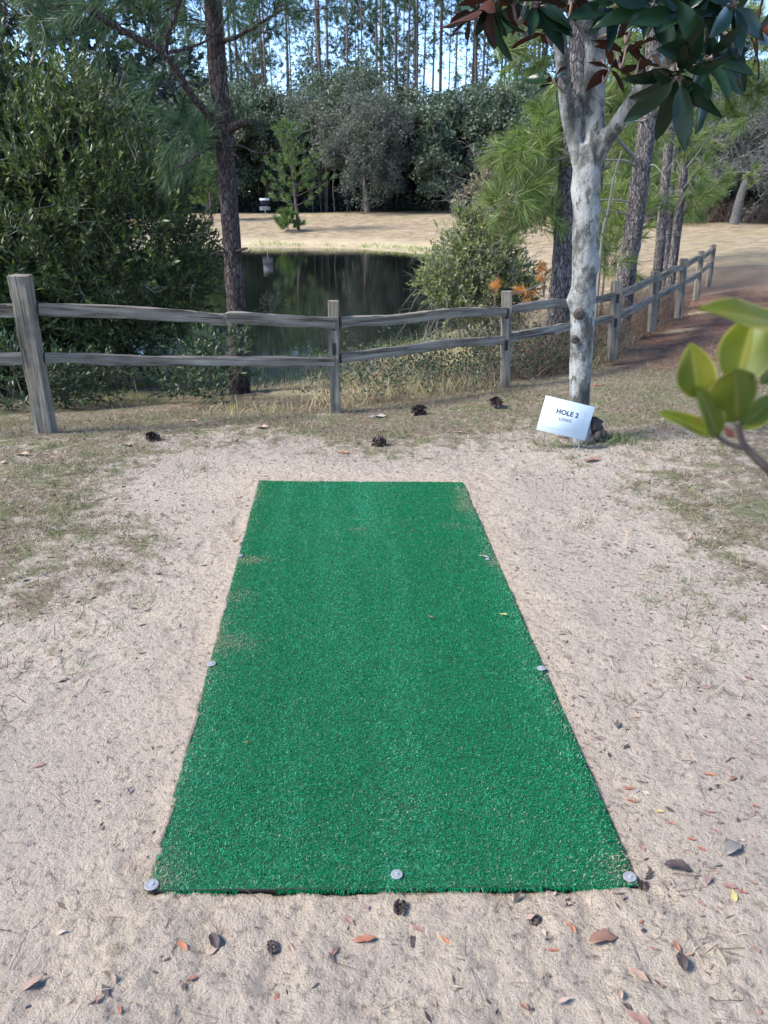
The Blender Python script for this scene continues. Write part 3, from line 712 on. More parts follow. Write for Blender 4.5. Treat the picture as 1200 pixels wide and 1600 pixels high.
rosette(1110, 90, 2.95, 11, 74, (.25, -.7, .1), 72, 2, br)
rosette(1075, 20, 3.1, 11, 74, (-.1, -.6, .15), 72, 3, br); rosette(1150, 5, 2.95, 11, 76, (.3, -.6, .1), 72, 4, br)
rosette(1185, 50, 3.2, 7, 64, (.7, -.4, .0), 65, 5, br)
rosette(1020, 8, 3.3, 10, 64, (-.3, -.6, .1), 72, 6, at(985, 20, 4.6)); rosette(990, 25, 3.6, 8, 56, (.2, .1, .9), 70, 7, at(960, 10, 4.9))
rosette(955, 103, 4.6, 6, 40, (.3, .3, .6), 80, 8, at(930, 105, 5.2)); rosette(862, 125, 4.5, 6, 42, (-.7, -.1, .5), 65, 9, at(885, 130, 5.2))
rosette(765, 12, 3.4, 9, 62, (-.3, -.1, -.9), 50, 10, at(850, -30, 4.8)); rosette(800, -5, 3.6, 10, 60, (-.3, .2, .9), 75, 11, at(860, -40, 4.9))
rosette(835, 2, 4.0, 11, 56, (0, -.5, .1), 76, 12, at(866, -10, 4.9)); rosette(850, 45, 4.8, 6, 42, (-.3, .2, .6), 70, 13, at(874, 40, 5.1))
rosette(895, -8, 4.0, 9, 52, (.1, .1, .9), 78, 14, at(888, 5, 5.0)); rosette(965, 5, 3.8, 9, 60, (.1, -.6, .2), 78, 15, at(936, 0, 5.1))
rosette(738, 18, 3.8, 7, 50, (-.6, .1, .3), 70, 16, at(850, -50, 4.8)); rosette(812, 25, 4.6, 8, 44, (-.3, .2, .8), 70, 17, at(866, 0, 5.0))
rosette(1125, 45, 3.5, 8, 66, (.3, -.6, -.1), 70, 18, br); rosette(1035, 60, 3.7, 5, 50, (-.3, .1, .8), 75, 19, br)
rosette(978, 75, 4.3, 5, 40, (.2, .3, .7), 75, 20, at(935, 60, 5.1)); rosette(1000, 95, 4.0, 5, 44, (.2, .2, .8), 70, 21, at(1030, 100, 4.3))
for i in range(34):   # crown continuing above the frame, giving real shade and company to what is seen
    x = rng.uniform(700, 1330); y = rng.uniform(-420, -60); rosette(x, y, rng.uniform(2.9, 5.6), 10, 62, rng.normal(size=3) * .5 + [0, -.4, .3], 75, 30 + i)
ml.obj('foliage', [M['mag_top'], M['mag_under']], mg, loc=mb0); tag(mtw.obj('twig', M['twig_brown'], mg, loc=mb0), kind='stuff')

# ================================================================ FOREGROUND SPRIG
bY = .62
fsB = at(1320, 860, bY)
fs = thing('leafy_branch', 'blurred yellow green leafy branch close to the camera at right', 'branch', fsB)
fb_ = MB(); tube(fb_, resample([at(1500, 1100, bY + .1), at(1320, 860, bY + .03), at(1215, 748, bY), at(1165, 698, bY), at(1152, 660, bY - .005)], 24), np.linspace(.006, .0022, 24), 8)
tube(fb_, resample([at(1160, 700, bY), at(1135, 692, bY), at(1117, 678, bY)], 8), np.linspace(.0026, .0016, 8), 8)
fb_.obj('twig', M['twig_dark'], fs, loc=fsB)
def frontleaf():
    m, nt, b = newmat('young_magnolia_leaf'); co = objco(nt)
    at2 = nt.nodes.new('ShaderNodeAttribute'); at2.attribute_name = 'across'
    lc_ = ramp(nt, noise(nt, co, 14, 3), [(.3, (.07, .10, .008)), (.55, (.11, .135, .012)), (.75, (.19, .145, .02))])
    lc_ = mixc(nt, ramp(nt, at2.outputs['Fac'], [(0, (.5, .5, .5)), (.12, (0, 0, 0)), (.84, (0, 0, 0)), (.97, (.8, .8, .8))]), lc_, (.30, .25, .07))
    lc_ = mixc(nt, ramp(nt, noise(nt, co, 70, 3), [(.62, (0, 0, 0)), (.7, (.7, .7, .7))]), lc_, (.10, .06, .02))
    nt.links.new(lc_, b.inputs['Base Color']); b.inputs['Roughness'].default_value = .45; b.inputs['Specular IOR Level'].default_value = .25
    t = nt.nodes.new('ShaderNodeBsdfTranslucent'); t.inputs[0].default_value = (.22, .27, .02, 1); mx = nt.nodes.new('ShaderNodeMixShader'); mx.inputs[0].default_value = .35
    nt.links.new(b.outputs[0], mx.inputs[1]); nt.links.new(t.outputs[0], mx.inputs[2]); nt.links.new(mx.outputs[0], nt.nodes['Material Output'].inputs[0]); return m
FLm = frontleaf(); FLu = simple('young_leaf_underside', (.11, .13, .06), .6, 0, .2, 20); RED = plastic('red_bud_scale', (.16, .035, .025))
for (b, t, wpx, nn, fold, dz, lb) in (
    ((1240, 512), (1092, 478), 62, (.1, -.5, .8), .25, -.03, None), ((1150, 602), (1180, 488), 82, (-.35, -.9, .1), .35, .02, None),
    ((1092, 622), (1080, 536), 60, (-.3, -.9, .25), .4, .0, None), ((1152, 662), (1150, 578), 92, (.1, -.95, -.1), -.45, -.02, None),
    ((1122, 684), (1092, 604), 46, (.4, -.9, .2), .3, -.01, None), ((1114, 680), (1030, 642), 36, (.2, -.6, .7), .3, .01, 'dull greyish leaf'),
    ((1156, 670), (1222, 612), 40, (.3, -.7, .6), .35, .01, 'dark green leaf at the right'), ((1190, 600), (1230, 520), 46, (.4, -.9, .1), .3, .03, None), ((1146, 684), (1132, 668), 12, (0, -1, .3), .2, 0, 'small red bud scale')):
    lf = MB(); B = at(*b, bY); T = at(*t, bY + dz); bigleaf(lf, B, T, np.array(nn), wpx / 1201 * .66, fold, .08, 12, 9, th=.0003)
    red = lb and 'red' in lb
    S_ = np.tile(np.tile(np.abs(np.linspace(-1, 1, 9)), 12), 2)
    o = lf.obj('leaf', [RED, RED] if red else [FLm, FLu if lb else FLm], fs, loc=fsB)
    ac = o.data.attributes.new('across', 'FLOAT', 'POINT'); ac.data.foreach_set('value', S_.astype(np.float32))
    if lb: o['label'] = lb

# ================================================================ LEFT SHRUB AND TREES
def clumpshrub(name, label, cat, base, blobs, nsprig, leafL, leafW, mat, per=13, stems=10, twigs=120, stem_mat='stem', seedup=.6, sprigL=.22, twig_mat='twig', group=None):
    t = thing(name, label, cat, base, group)
    f = MB(); C = []
    vol = np.array([b[3] * b[4] * b[5] for b in blobs]) ** .7; vol /= vol.sum()
    for b, k in zip(blobs, rng.multinomial(nsprig, vol)):
        d = rdir(k, .15); r = rng.uniform(.45, 1.0, k) ** .6
        q = np.array(b[:3]) + d * r[:, None] * np.array(b[3:6]) * (1 + .38 * fbm(d[:, 0] * 2.5 + b[0], d[:, 2] * 2.5 + d[:, 1], 3, 4))[:, None]
        C.append(np.concatenate([q, d], 1))
    C = np.concatenate(C); g = base_h(C[:, 0], C[:, 1]); C = C[C[:, 2] > g + .05]
    if len(blobs) > 3: C = C[fbm(C[:, 0] * 1.5 + C[:, 2] * .9, C[:, 2] * 1.7 - C[:, 1] * .8, 3, 23) > (-.42 if leafL > .07 else -.30)]
    n = len(C); D = nrm(C[:, 3:] * .7 + rng.normal(size=(n, 3)) * .45 + [0, 0, seedup]); P = C[:, :3]
    Pn = np.repeat(P, per, 0); Dn = np.repeat(D, per, 0); k = len(Pn); tt = np.tile(np.linspace(0, 1, per), n)
    sd = perp(Dn); a = np.radians(rng.uniform(25, 70, k) * (1.25 - .75 * tt))[:, None]
    ld = nrm(Dn * np.cos(a) + sd * np.sin(a)); sl = np.repeat(sprigL * rng.uniform(.6, 1.2, n), per)
    LP = Pn + Dn * (sl * tt)[:, None]
    leaves(f, LP, ld, nrm(Dn - ld * (Dn * ld).sum(1, keepdims=True) + rng.normal(size=(k, 3)) * .3), leafL * rng.uniform(.6, 1.15, k), leafW * rng.uniform(.7, 1.2, k))
    f.obj('foliage', mat, t, smooth=False, loc=base)
    s = MB(); sticks(s, P, P + D * sprigL * .8, np.full(n, .0025), np.full(n, .0015), 3)
    for i in range(stems):
        tgt = C[rng.integers(n), :3]; b0 = base + np.array([rng.normal() * .25, rng.normal() * .2, -.1])
        m1 = b0 * .6 + tgt * .4 + rng.normal(size=3) * .15
        tube(s, resample([b0, m1, tgt], 12), np.linspace(.03, .005, 12) * rng.uniform(.6, 1.2) * min(1, max(b[5] for b in blobs) / .9), 6)
    tag(s.obj('stem', M[stem_mat], t, loc=base), kind='stuff')
    if twigs:
        w = MB(); ix = rng.integers(n, size=twigs); seg, _, _ = branching(P[ix] + C[ix, 3:] * .12, nrm(C[ix, 3:] + rng.normal(size=(twigs, 3)) * .8), rng.uniform(.12, .35, twigs), .004, 2, 2, .6, .65, .0, .1)
        sticks(w, *seg); tag(w.obj('dead_twig', M[twig_mat], t, loc=base), kind='stuff')
    return t
b0 = np.array([-4.2, 9.0, float(base_h(-4.2, 9.0))])
clumpshrub('evergreen_shrub', 'huge dense olive green evergreen shrub behind the left end of the fence', 'shrub', b0,
    [(-4.8, 9.2, 1.05, 2.0, 1.5, 1.9), (-3.2, 9.0, 1.15, 1.25, 1.3, 1.4), (-2.75, 8.9, .8, .75, 1.0, 1.1), (-5.6, 8.6, 1.3, 1.3, 1.1, 1.7), (-4.7, 8.3, .2, 1.2, .8, .9), (-4.6, 9.0, 2.4, .9, .8, .7), (-3.6, 9.2, 2.05, .6, .6, .6), (-5.3, 8.0, .3, 1.3, .8, 1.0)],
    15000, .08, .021, M['myrtle'], 16, 26, 330, sprigL=.27)
b1 = np.array([-6.0, 12.0, float(base_h(-6.0, 12.0))])
clumpshrub('dark_tree', 'dark broadleaf tree showing above the evergreen shrub at far left', 'tree', b1,
    [(-5.6, 12, 3.4, 2.0, 1.3, 1.6), (-4.0, 12, 3.2, 1.5, 1.0, 1.1), (-7.5, 12, 3.2, 1.6, 1.2, 2.0), (-5.5, 12, 1.5, 2.0, 1.2, 1.5)], 3400, .14, .055, M['darkleaf'], 10, 14, 40, sprigL=.3, seedup=.2)
# low undergrowth along the fence
for k, (px, py, w, h, lb) in enumerate(((40, 600, .55, .34, 'low dark bush behind the leaning fence post'), (135, 598, .36, .2, 'low dark bush under the rails right of the leaning post'), (310, 598, .28, .14, 'low dark green bush just left of the left pine trunk'), (340, 560, .3, .2, 'sparse little bush touching the left pine trunk'))):
    Y = 6.9 + (k % 3) * .25; p = at(px, py, Y); g = float(base_h(p[0], Y)); b = np.array([p[0], Y, g])
    clumpshrub('low_bush', lb, 'bush', b, [(p[0], Y, max(p[2], g + h * .6), w, .35, h)], int(190 * w / .5), .065, .02, M['myrtle_low'], 11, 8, 0, sprigL=.16, group='low bushes behind the left fence')

def pine_trunk(name, label, path, radii, mat, base, twigs=12, group=None, n=18):
    t = thing(name, label, 'tree', base, group); mb = MB()
    k = 60; pts = resample(path, k); tube(mb, pts, np.interp(np.linspace(0, 1, k), np.linspace(0, 1, len(radii)), radii), n, wob=.13, freq=3, seed=int(abs(path[0][0]) * 100))
    tr = mb.obj('trunk', mat, t, loc=base)
    return t, pts
# left pine
lY = 7.8; lb = at(374, 592, lY); lb[2] = float(base_h(lb[0], lY))
lp, lpts = pine_trunk('pine_tree', 'red barked pine standing behind the fence left of the pond view', [lb - [0, 0, .15], at(371, 520, lY), at(364, 400, lY), at(355, 280, lY), at(350, 200, lY), at(342, 130, lY), at(335, 50, lY), at(330, -60, lY), at(326, -300, lY)], [.115, .092, .086, .084, .08, .082, .078, .075, .065], M['bark_red'], lb)
def limb(mb, pts, r0, r1, n=8, k=20, seed=1): tube(mb, resample(pts, k), np.linspace(r0, r1, k), n, wob=.12, seed=seed)
def llimb(pts, r0, r1):
    mb = MB(); limb(mb, pts, r0, r1); mb.obj('limb', M['bark_red'], lp, loc=lb)
llimb([at(350, 215, lY), at(362, 200, lY - .08), at(372, 195, lY - .12), at(383, 190, lY - .15)], .05, .03)       # broken stub
llimb([at(352, 232, lY), at(325, 180, lY - .3), at(300, 150, lY - .5), at(258, 85, lY - .7), at(215, 60, lY - .8), at(160, 30, lY - .9), at(120, 5, lY - 1), at(60, -30, lY - 1.1)], .035, .018)
llimb([at(258, 85, lY - .7), at(262, 55, lY - .7), at(278, 10, lY - .7), at(290, -40, lY - .7)], .024, .016)
llimb([at(262, 82, lY - .7), at(295, 75, lY - .5), at(330, 58, lY - .2), at(365, 15, lY - .1)], .014, .008)
llimb([at(160, 30, lY - .9), at(140, 0, lY - .9), at(120, -40, lY - .9)], .014, .01)
llimb([at(338, 65, lY), at(365, 60, lY - .1), at(400, 40, lY - .2), at(450, 10, lY - .3)], .022, .01)
llimb([at(352, 225, lY), at(320, 235, lY - .2), at(290, 255, lY - .3), at(270, 262, lY - .35)], .014, .007)
llimb([at(350, 228, lY - .1), at(378, 228, lY - .2), at(400, 238, lY - .3), at(430, 236, lY - .35), at(456, 215, lY - .4)], .010, .004)
llimb([at(353, 232, lY - .1), at(345, 262, lY - .15), at(335, 290, lY - .15)], .012, .004)
llimb([at(358, 245, lY - .1), at(368, 242, lY - .13), at(372, 250, lY - .15)], .014, .008)
llimb([at(352, 392, lY - .05), at(330, 375, lY - .2), at(322, 355, lY - .2), at(318, 330, lY - .2)], .010, .004); llimb([at(362, 396, lY - .05), at(340, 394, lY - .1), at(328, 398, lY - .15)], .010, .006)
llimb([at(366, 394, lY - .05), at(378, 390, lY - .12), at(386, 388, lY - .14)], .016, .012)
def tufts(mb, spec, Y, n, length, width, droop=.15, stems=None, stem=.2, up=.25):
    for (px, py, sx, sy, k, dy) in spec:
        x = px + rng.normal(size=k) * sx; y = py + rng.normal(size=k) * sy; C = np.array([at(a, b, Y + dy + rng.normal() * .35) for a, b in zip(x, y)])
        D = nrm(rng.normal(size=(k, 3)) + [0, 0, up]); needles(mb, C, D, n, length, width, stem, (20, 65), droop)
        if stems is not None:
            hub = at(px, py, Y + dy) + np.array([0, 0, -.1]); sticks(stems, np.repeat(hub[None], k, 0) * .6 + C * .4, C + D * stem, np.full(k, .006), np.full(k, .003))
ln = MB(); ls = MB()
tufts(ln, [(258, 120, 14, 8, 4, -.2), (292, 195, 14, 14, 9, .1), (312, 212, 9, 9, 5, .1), (285, 230, 14, 14, 5, .1), (225, 12, 40, 14, 18, -.2), (140, 26, 40, 14, 16, -.3), (170, 62, 24, 9, 4, -.3), (60, 5, 60, 14, 14, -1.1), (320, 20, 30, 14, 12, .2), (420, 2, 36, 10, 11, -.4), (400, 35, 20, 8, 4, -.3), (300, 265, 12, 14, 3, -.2), (280, -70, 120, 30, 26, -.5), (80, -70, 120, 30, 24, -1)], lY, 110, .21, .0034, .1, ls)
ln.obj('foliage', M['needle_dark'], lp, smooth=False, loc=lb); tag(ls.obj('twig', M['bark_red'], lp, loc=lb), kind='stuff')

# ================================================================ RIGHT PINES
later_pines = []
def rpine(label, path, w, Y, mat='bark_grey'):
    ps = [at(x, y, Y) for x, y in path]; b = ps[0].copy(); b[2] = float(base_h(b[0], Y)); ps[0] = b - [0, 0, .15]
    k = (Y * CP + .5) / 1201
    t, pts = pine_trunk('pine_tree', label, ps, [x * k * .5 for x in w], M[mat], b, n=16)
    return t, b
pA, bA = rpine('pine trunk directly behind the magnolia trunk, left side of it', [(868, 548), (872, 490), (880, 420), (886, 330), (893, 230), (903, 100), (910, -60), (915, -300)], [42, 36, 35, 34, 31, 29, 27, 20], 9.3)
pB, bB = rpine('knotty scaly pine trunk rising behind the fence post right of the magnolia', [(970, 500), (978, 430), (988, 370), (1000, 280), (1012, 190), (1020, 90), (1028, -50), (1036, -250)], [34, 30, 28, 27, 25, 22, 20, 15], 11.0)
pC, bC = rpine('slim pine trunk, the left one of the slender cluster by the receding fence', [(1022, 480), (1030, 400), (1038, 300), (1047, 200), (1055, 60), (1062, -100)], [17, 15, 14, 14, 12, 9], 13)
pD, bD = rpine('reddish slim pine trunk, the right one of the slender cluster by the receding fence', [(1046, 455), (1058, 360), (1068, 270), (1078, 170), (1090, 30), (1098, -100)], [15, 13, 13, 13, 11, 9], 14)
pE, bE = rpine('thinnest pine trunk in the middle of the slender cluster by the receding fence', [(1038, 450), (1046, 350), (1053, 230), (1060, 120), (1066, -60)], [11, 10, 9, 9, 7], 15)
def limbs(par, b, lst, Y, mat, name='limb'):
    for pts, r0, r1 in lst:
        mb = MB(); limb(mb, [at(x, y, Y - .05 - .08 * i) for i, (x, y) in enumerate(pts)], r0 * .8, r1 * .8, 6, 16); mb.obj(name, mat, par, loc=b)
limbs(pB, bB, [([(1003, 268), (990, 245), (972, 225), (962, 208)], .04, .02), ([(998, 265), (980, 252), (950, 250), (930, 252)], .022, .012), ([(985, 316), (960, 312), (930, 313)], .016, .01), ([(982, 335), (960, 330), (935, 328)], .014, .01), ([(1008, 262), (1022, 258), (1036, 272)], .018, .01), ([(985, 400), (1000, 408), (1030, 405)], .01, .005), ([(1015, 190), (985, 190), (975, 200), (960, 195)], .016, .008), ([(1000, 190), (1010, 185), (980, 178)], .012, .006)], 11, M['grey_twig'])
limbs(pA, bA, [([(885, 310), (860, 330), (835, 345)], .012, .005), ([(888, 245), (860, 250), (830, 240), (800, 235)], .02, .008), ([(884, 330), (850, 312), (810, 305), (780, 320)], .02, .008), ([(880, 400), (850, 440), (800, 460), (775, 452)], .010, .005)], 9.3, M['grey_twig'])
limbs(pD, bD, [([(1070, 265), (1090, 240), (1130, 180), (1180, 125)], .02, .008), ([(1064, 300), (1085, 270), (1100, 240)], .012, .005), ([(1062, 320), (1075, 300), (1090, 310)], .012, .006), ([(1062, 330), (1050, 345), (1040, 330)], .012, .006), ([(1058, 370), (1045, 365), (1030, 372)], .010, .005)], 14, M['grey_twig'])
limbs(pC, bC, [([(1035, 330), (1015, 318), (1005, 310)], .012, .006), ([(1040, 270), (1055, 250), (1062, 262)], .012, .006), ([(1036, 320), (1010, 330), (990, 345), (985, 370)], .010, .004)], 13, M['grey_twig'])
def foli(par, b, spec, Y, n=90, length=.24, w=.0055, mat='needle_light', droop=.15):
    f, s = MB(), MB(); tufts(f, spec, Y, n, length, w, droop, s, up=.35)
    f.obj('foliage', M[mat], par, smooth=False, loc=b); tag(s.obj('twig', M['twig_brown'], par, loc=b), kind='stuff')
foli(pA, bA, [(822, 232, 18, 12, 14, -.3), (855, 215, 16, 14, 12, 0), (848, 248, 14, 12, 10, 0), (795, 232, 12, 8, 8, -.5), (800, 308, 18, 8, 12, -.5), (840, 300, 18, 12, 12, 0), (790, 330, 14, 8, 8, -.4), (840, 340, 22, 14, 14, .2), (865, 175, 12, 12, 8, .2), (870, 260, 10, 16, 8, .2), (900, -60, 80, 40, 30, 0), (830, 60, 26, 14, 12, .4), (800, 80, 16, 10, 6, .3), (880, 110, 16, 20, 8, .5)], 9.3)
foli(pB, bB, [(955, 240, 14, 22, 12, .6), (960, 160, 20, 26, 16, .5), (985, 90, 20, 26, 16, .5), (950, 340, 14, 18, 12, .8), (960, 400, 14, 18, 9, .8), (1000, 130, 18, 30, 12, .6), (1030, 20, 30, 20, 16, .3), (975, 290, 12, 16, 8, .9), (990, 210, 12, 14, 8, .6), (1010, 330, 10, 20, 6, 1.2), (1000, -80, 60, 40, 30, 0)], 11)
foli(pC, bC, [(1030, 200, 12, 26, 10, .4), (1040, 110, 20, 24, 14, .2), (1020, 280, 8, 18, 6, .8), (1060, 30, 30, 22, 16, 0)], 13)
foli(pD, bD, [(1090, 300, 10, 22, 10, .2), (1080, 230, 10, 14, 8, 0), (1110, 160, 18, 14, 12, -.2), (1150, 100, 20, 26, 16, -.4), (1180, 130, 16, 20, 12, -.4), (1130, 45, 30, 18, 16, 0), (1190, 70, 14, 24, 12, -.3), (1170, 30, 30, 20, 14, -.2), (1165, 175, 14, 8, 6, -.3), (1075, 330, 8, 12, 5, .3)], 14, 80, .28, .007)
for px, Y, H_, lb_ in ((925, 16.5, 5.6, 'bushy light green pine directly behind the magnolia trunk'), (985, 19, 6.6, 'bushy light green pine behind the knotty pine trunk'), (1032, 22, 7.5, 'bushy light green pine behind the slender trunk cluster')):
    q = at(px, 420, Y); later_pines.append((np.array([q[0], Y, float(base_h(q[0], Y))]), H_, lb_))
# young green pine behind, thin leaning grey sapling
py_ = thing('young_pine', 'small green pine seedling low behind the magnolia trunk', 'tree', bb := np.array([*at(945, 420, 12.5)[:2], float(base_h(at(945, 420, 12.5)[0], 12.5))]))
f, s = MB(), MB(); tufts(f, [(950, 385, 14, 16, 14, 0), (935, 350, 12, 16, 8, 0), (965, 420, 10, 14, 8, 0)], 12.5, 80, .25, .006, .1, s)
f.obj('foliage', M['needle_young'], py_, smooth=False, loc=bb); limb(s, [bb - [0, 0, .1], at(945, 420, 12.5), at(948, 360, 12.5)], .02, .008); s.obj('stem', M['twig_brown'], py_, loc=bb)
sp_ = np.array([*at(935, 470, 10.5)[:2], 0.]); sp_[2] = float(base_h(sp_[0], 10.5))
st = MB(); limb(st, [sp_ - [0, 0, .1], at(940, 380, 10.5), at(950, 330, 10.5), at(960, 275, 10.5), at(972, 235, 10.5)], .022, .008); limb(st, [at(948, 340, 10.5), at(930, 310, 10.4), at(922, 290, 10.4)], .01, .004)
limb(st, [at(943, 370, 10.5), at(930, 350, 10.4), at(915, 340, 10.4)], .008, .004)
tag(st.obj('dead_sapling', M['grey_twig'], None, loc=sp_), 'leaning bare dead sapling just right of the magnolia trunk', 'sapling')

# ================================================================ POND SHRUBS
def bshrub(name, lb, px, py_base, Y, blobs_px, ns, leafL, leafW, mat, tw, tm_='grey_twig', cat='shrub'):
    p = at(px, py_base, Y); b = np.array([p[0], Y, float(base_h(p[0], Y))]); k = (Y * CP + .5) / 1201; bl = []
    for (x, y, rx, ry) in blobs_px:
        q = at(x, y, Y); bl.append((q[0], Y, q[2], rx * k, rx * k * .8, ry * k))
    return clumpshrub(name, lb, cat, b, bl, ns, leafL, leafW, mat, 10, 14, tw, 'grey_twig', .5, .2, tm_)
bshrub('pond_shrub', 'broad pale green shrub at the pond edge behind the fence', 765, 520, 11.5, [(765, 420, 58, 60), (715, 430, 42, 48), (735, 370, 32, 28), (810, 420, 40, 70), (770, 470, 60, 40), (712, 348, 20, 14), (692, 360, 13, 12), (775, 370, 40, 36)], 2400, .06, .028, M['pond_leaf'], 330)
bshrub('tan_shrub', 'tall sparse tan leaved shrub rising above the pale green pond shrub', 770, 420, 12.2, [(770, 300, 24, 42), (742, 320, 20, 22), (785, 340, 34, 30)], 300, .065, .034, M['tan_leaf'], 120)
bshrub('low_shrub', 'small yellowish green shrub leaning over the water at the pond edge', 690, 490, 11.0, [(680, 440, 26, 22), (705, 475, 40, 26), (665, 465, 12, 10), (675, 412, 10, 12), (690, 495, 30, 20)], 420, .055, .03, M['pond_leaf'], 50)
bshrub('bank_weed', 'dark seeded weed standing in front of the water by the second post', 420, 520, 9.5, [(418, 470, 12, 7), (420, 490, 7, 10)], 26, .03, .012, M['tan_leaf'], 0, 'twig_brown', 'weed')
for (px, py, Y, lb) in ((772, 450, 10.2, 'orange dead pine sprig just left of the third fence post top'), (850, 425, 9.6, 'orange dead pine spray beside the pine trunk left of the magnolia'), (826, 455, 9.8, 'orange dead pine sprig between the third post and the pine trunk')):
    b = at(px, py + 40, Y); f = MB(); k = 4 if px < 800 else 6; C = np.array([at(px + rng.normal() * (2 if k < 6 else 9), py + rng.normal() * (2 if k < 6 else 8), Y + rng.normal() * .1) for _ in range(k)])
    needles(f, C, rdir(k, .2), 45, .11, .004, .06, (20, 80), .1); t = thing('pine_sprig', lb, 'sprig', b); f.obj('foliage', M['needle_dead'], t, smooth=False, loc=b)
    s = MB(); sticks(s, np.repeat(b[None], k, 0), C, np.full(k, .005), np.full(k, .003)); s.obj('twig', M['twig_brown'], t, loc=b)

# ================================================================ STUFF: grasses, brush, litter
def scatter(n, x0, x1, y0, y1, mask):
    x = rng.uniform(x0, x1, n); y = rng.uniform(y0, y1, n); k = rng.uniform(0, 1, n) < mask(x, y); return x[k], y[k]
# tall dry grass between fence and pond
dg = MB()
def fence_line(x): return np.interp(x, [f_[0] for f_ in fb], [f_[1] for f_ in fb])
def clumpy(x, y, s, f=1.6): return sst(fbm(x * f, y * f, 3, s), -.35, .35)
x, y = scatter(30000, -3.2, 3.4, 6.2, 15, lambda x, y: (y > fence_line(x) + .12) * (pond_sd(x, y) > .1) * clumpy(x, y, 71) * (.6 + .4 * sst(x, -1.6, -.1)) * sst(x, -2.8, -1.0) * np.exp(-np.maximum(y - 9, 0) / 4))
n = len(x); blades(dg, np.stack([x, y, base_h(x, y)], -1), rdir(n, 2.6), rng.uniform(.10, .36, n) * (.38 + .62 * sst(x, -1.0, .2)), .0045, rng.normal(size=n) * .9)
tag(dg.obj('dry_grass', M['dry_grass'], None, False), 'tall straw coloured grass between fence and pond', 'grass', kind='stuff')
rd = MB(); x, y = scatter(16000, -6, 4, 11, 19, lambda x, y: (np.abs(pond_sd(x, y) - .3) < .9) * (y < 24) * clumpy(x, y, 72, .9))
n = len(x); blades(rd, np.stack([x, y, base_h(x, y)], -1), rdir(n, 3), rng.uniform(.04, .14, n), .006, rng.normal(size=n) * .6)
x, y = scatter(16000, -5, .5, 7.2, 12.5, lambda x, y: (pond_sd(x, y) > .1) * np.exp(-((x + 2.2) / 1.6) ** 2) * clumpy(x, y, 75)); n2 = len(x)
blades(rd, np.stack([x, y, base_h(x, y)], -1), rdir(n2, 2.5), rng.uniform(.03, .10, n2), .005, rng.normal(size=n2) * .8)
x, y = scatter(40000, -24, 5, 34, 46, lambda x, y: (np.abs(pond_sd(x, y) - .5) < .5) * clumpy(x, y, 74, .5)); n2 = len(x)
blades(rd, np.stack([x, y, base_h(x, y)], -1), rdir(n2, 2), rng.uniform(.1, .3, n2), .02, rng.normal(size=n2) * .6)
tag(rd.obj('bank_grass', M['reed'], None, False), 'green and yellow grass growing along the pond edge', 'grass', kind='stuff')
# dry brush right of pond behind the fence
bs_ = MB(); n = 1500; x = rng.uniform(1.2, 5.5, n); y = fence_line(x) + .35 + rng.exponential(1.1, n); k = pond_sd(x, y) > .3; x, y = x[k], y[k]
seg, tp, td = branching(np.stack([x, y, base_h(x, y)], -1), rdir(len(x), 1.6), rng.uniform(.15, .38, len(x)), .0045, 2, 2, .7, .7, .1)
sticks(bs_, *seg); tag(bs_.obj('dry_brush', M['brush'], None, False), 'tangled reddish brown dry brush behind the fence', 'brush', kind='stuff')
gw = MB(); n = 260; x = rng.uniform(-.6, 2.6, n); y = fence_line(x) + .2 + rng.exponential(.9, n); 
seg, tp, td = branching(np.stack([x, y, base_h(x, y)], -1), rdir(n, 2.0), rng.uniform(.15, .4, n), .004, 1, 3, .6, .7, .1); sticks(gw, *seg)
tpp = np.concatenate(tp); tdd = np.concatenate(td); tpp = np.repeat(tpp, 6, 0) + rng.normal(size=(len(tpp) * 6, 3)) * .05; leaves(gw, tpp, rdir(len(tpp), .4), rdir(len(tpp), 1), .04, .018, 1)
tag(gw.obj('undergrowth', [M['brush'], M['myrtle_low']], None, False), 'low weedy undergrowth with small green leaves along the fence', 'undergrowth', kind='stuff')
# tee lawn
tg = MB()
def lawn(x, y): return (grass_mask(x, y) ** 1.2) * (.12 + .88 * clumpy(x, y, 81, 2.4)) * (y < fence_line(x) + .8 + 20 * (x > 3)) * np.exp(-np.maximum(y - 6, 0) / 6) * (mat_sd(x, y) > .1)
x, y = scatter(300000, -3.6, 5.2, 1.2, 10, lawn); n = len(x)
blades(tg, np.stack([x, y, ground_h(x, y) - .003], -1), rdir(n, .55) * [1, 1, .9] + [0, 0, .15], rng.uniform(.025, .075, n), rng.uniform(.0018, .0034, n), rng.normal(size=n) * .9, 0)
x, y = scatter(110000, -3.6, 5.2, 1.2, 10, lambda x, y: lawn(x, y) * (.15 + .85 * clumpy(x, y, 83, 1.3))); n = len(x)
blades(tg, np.stack([x, y, ground_h(x, y) - .003], -1), rdir(n, 1.1), rng.uniform(.02, .06, n), rng.uniform(.0018, .0032, n), rng.normal(size=n) * .8, 1)
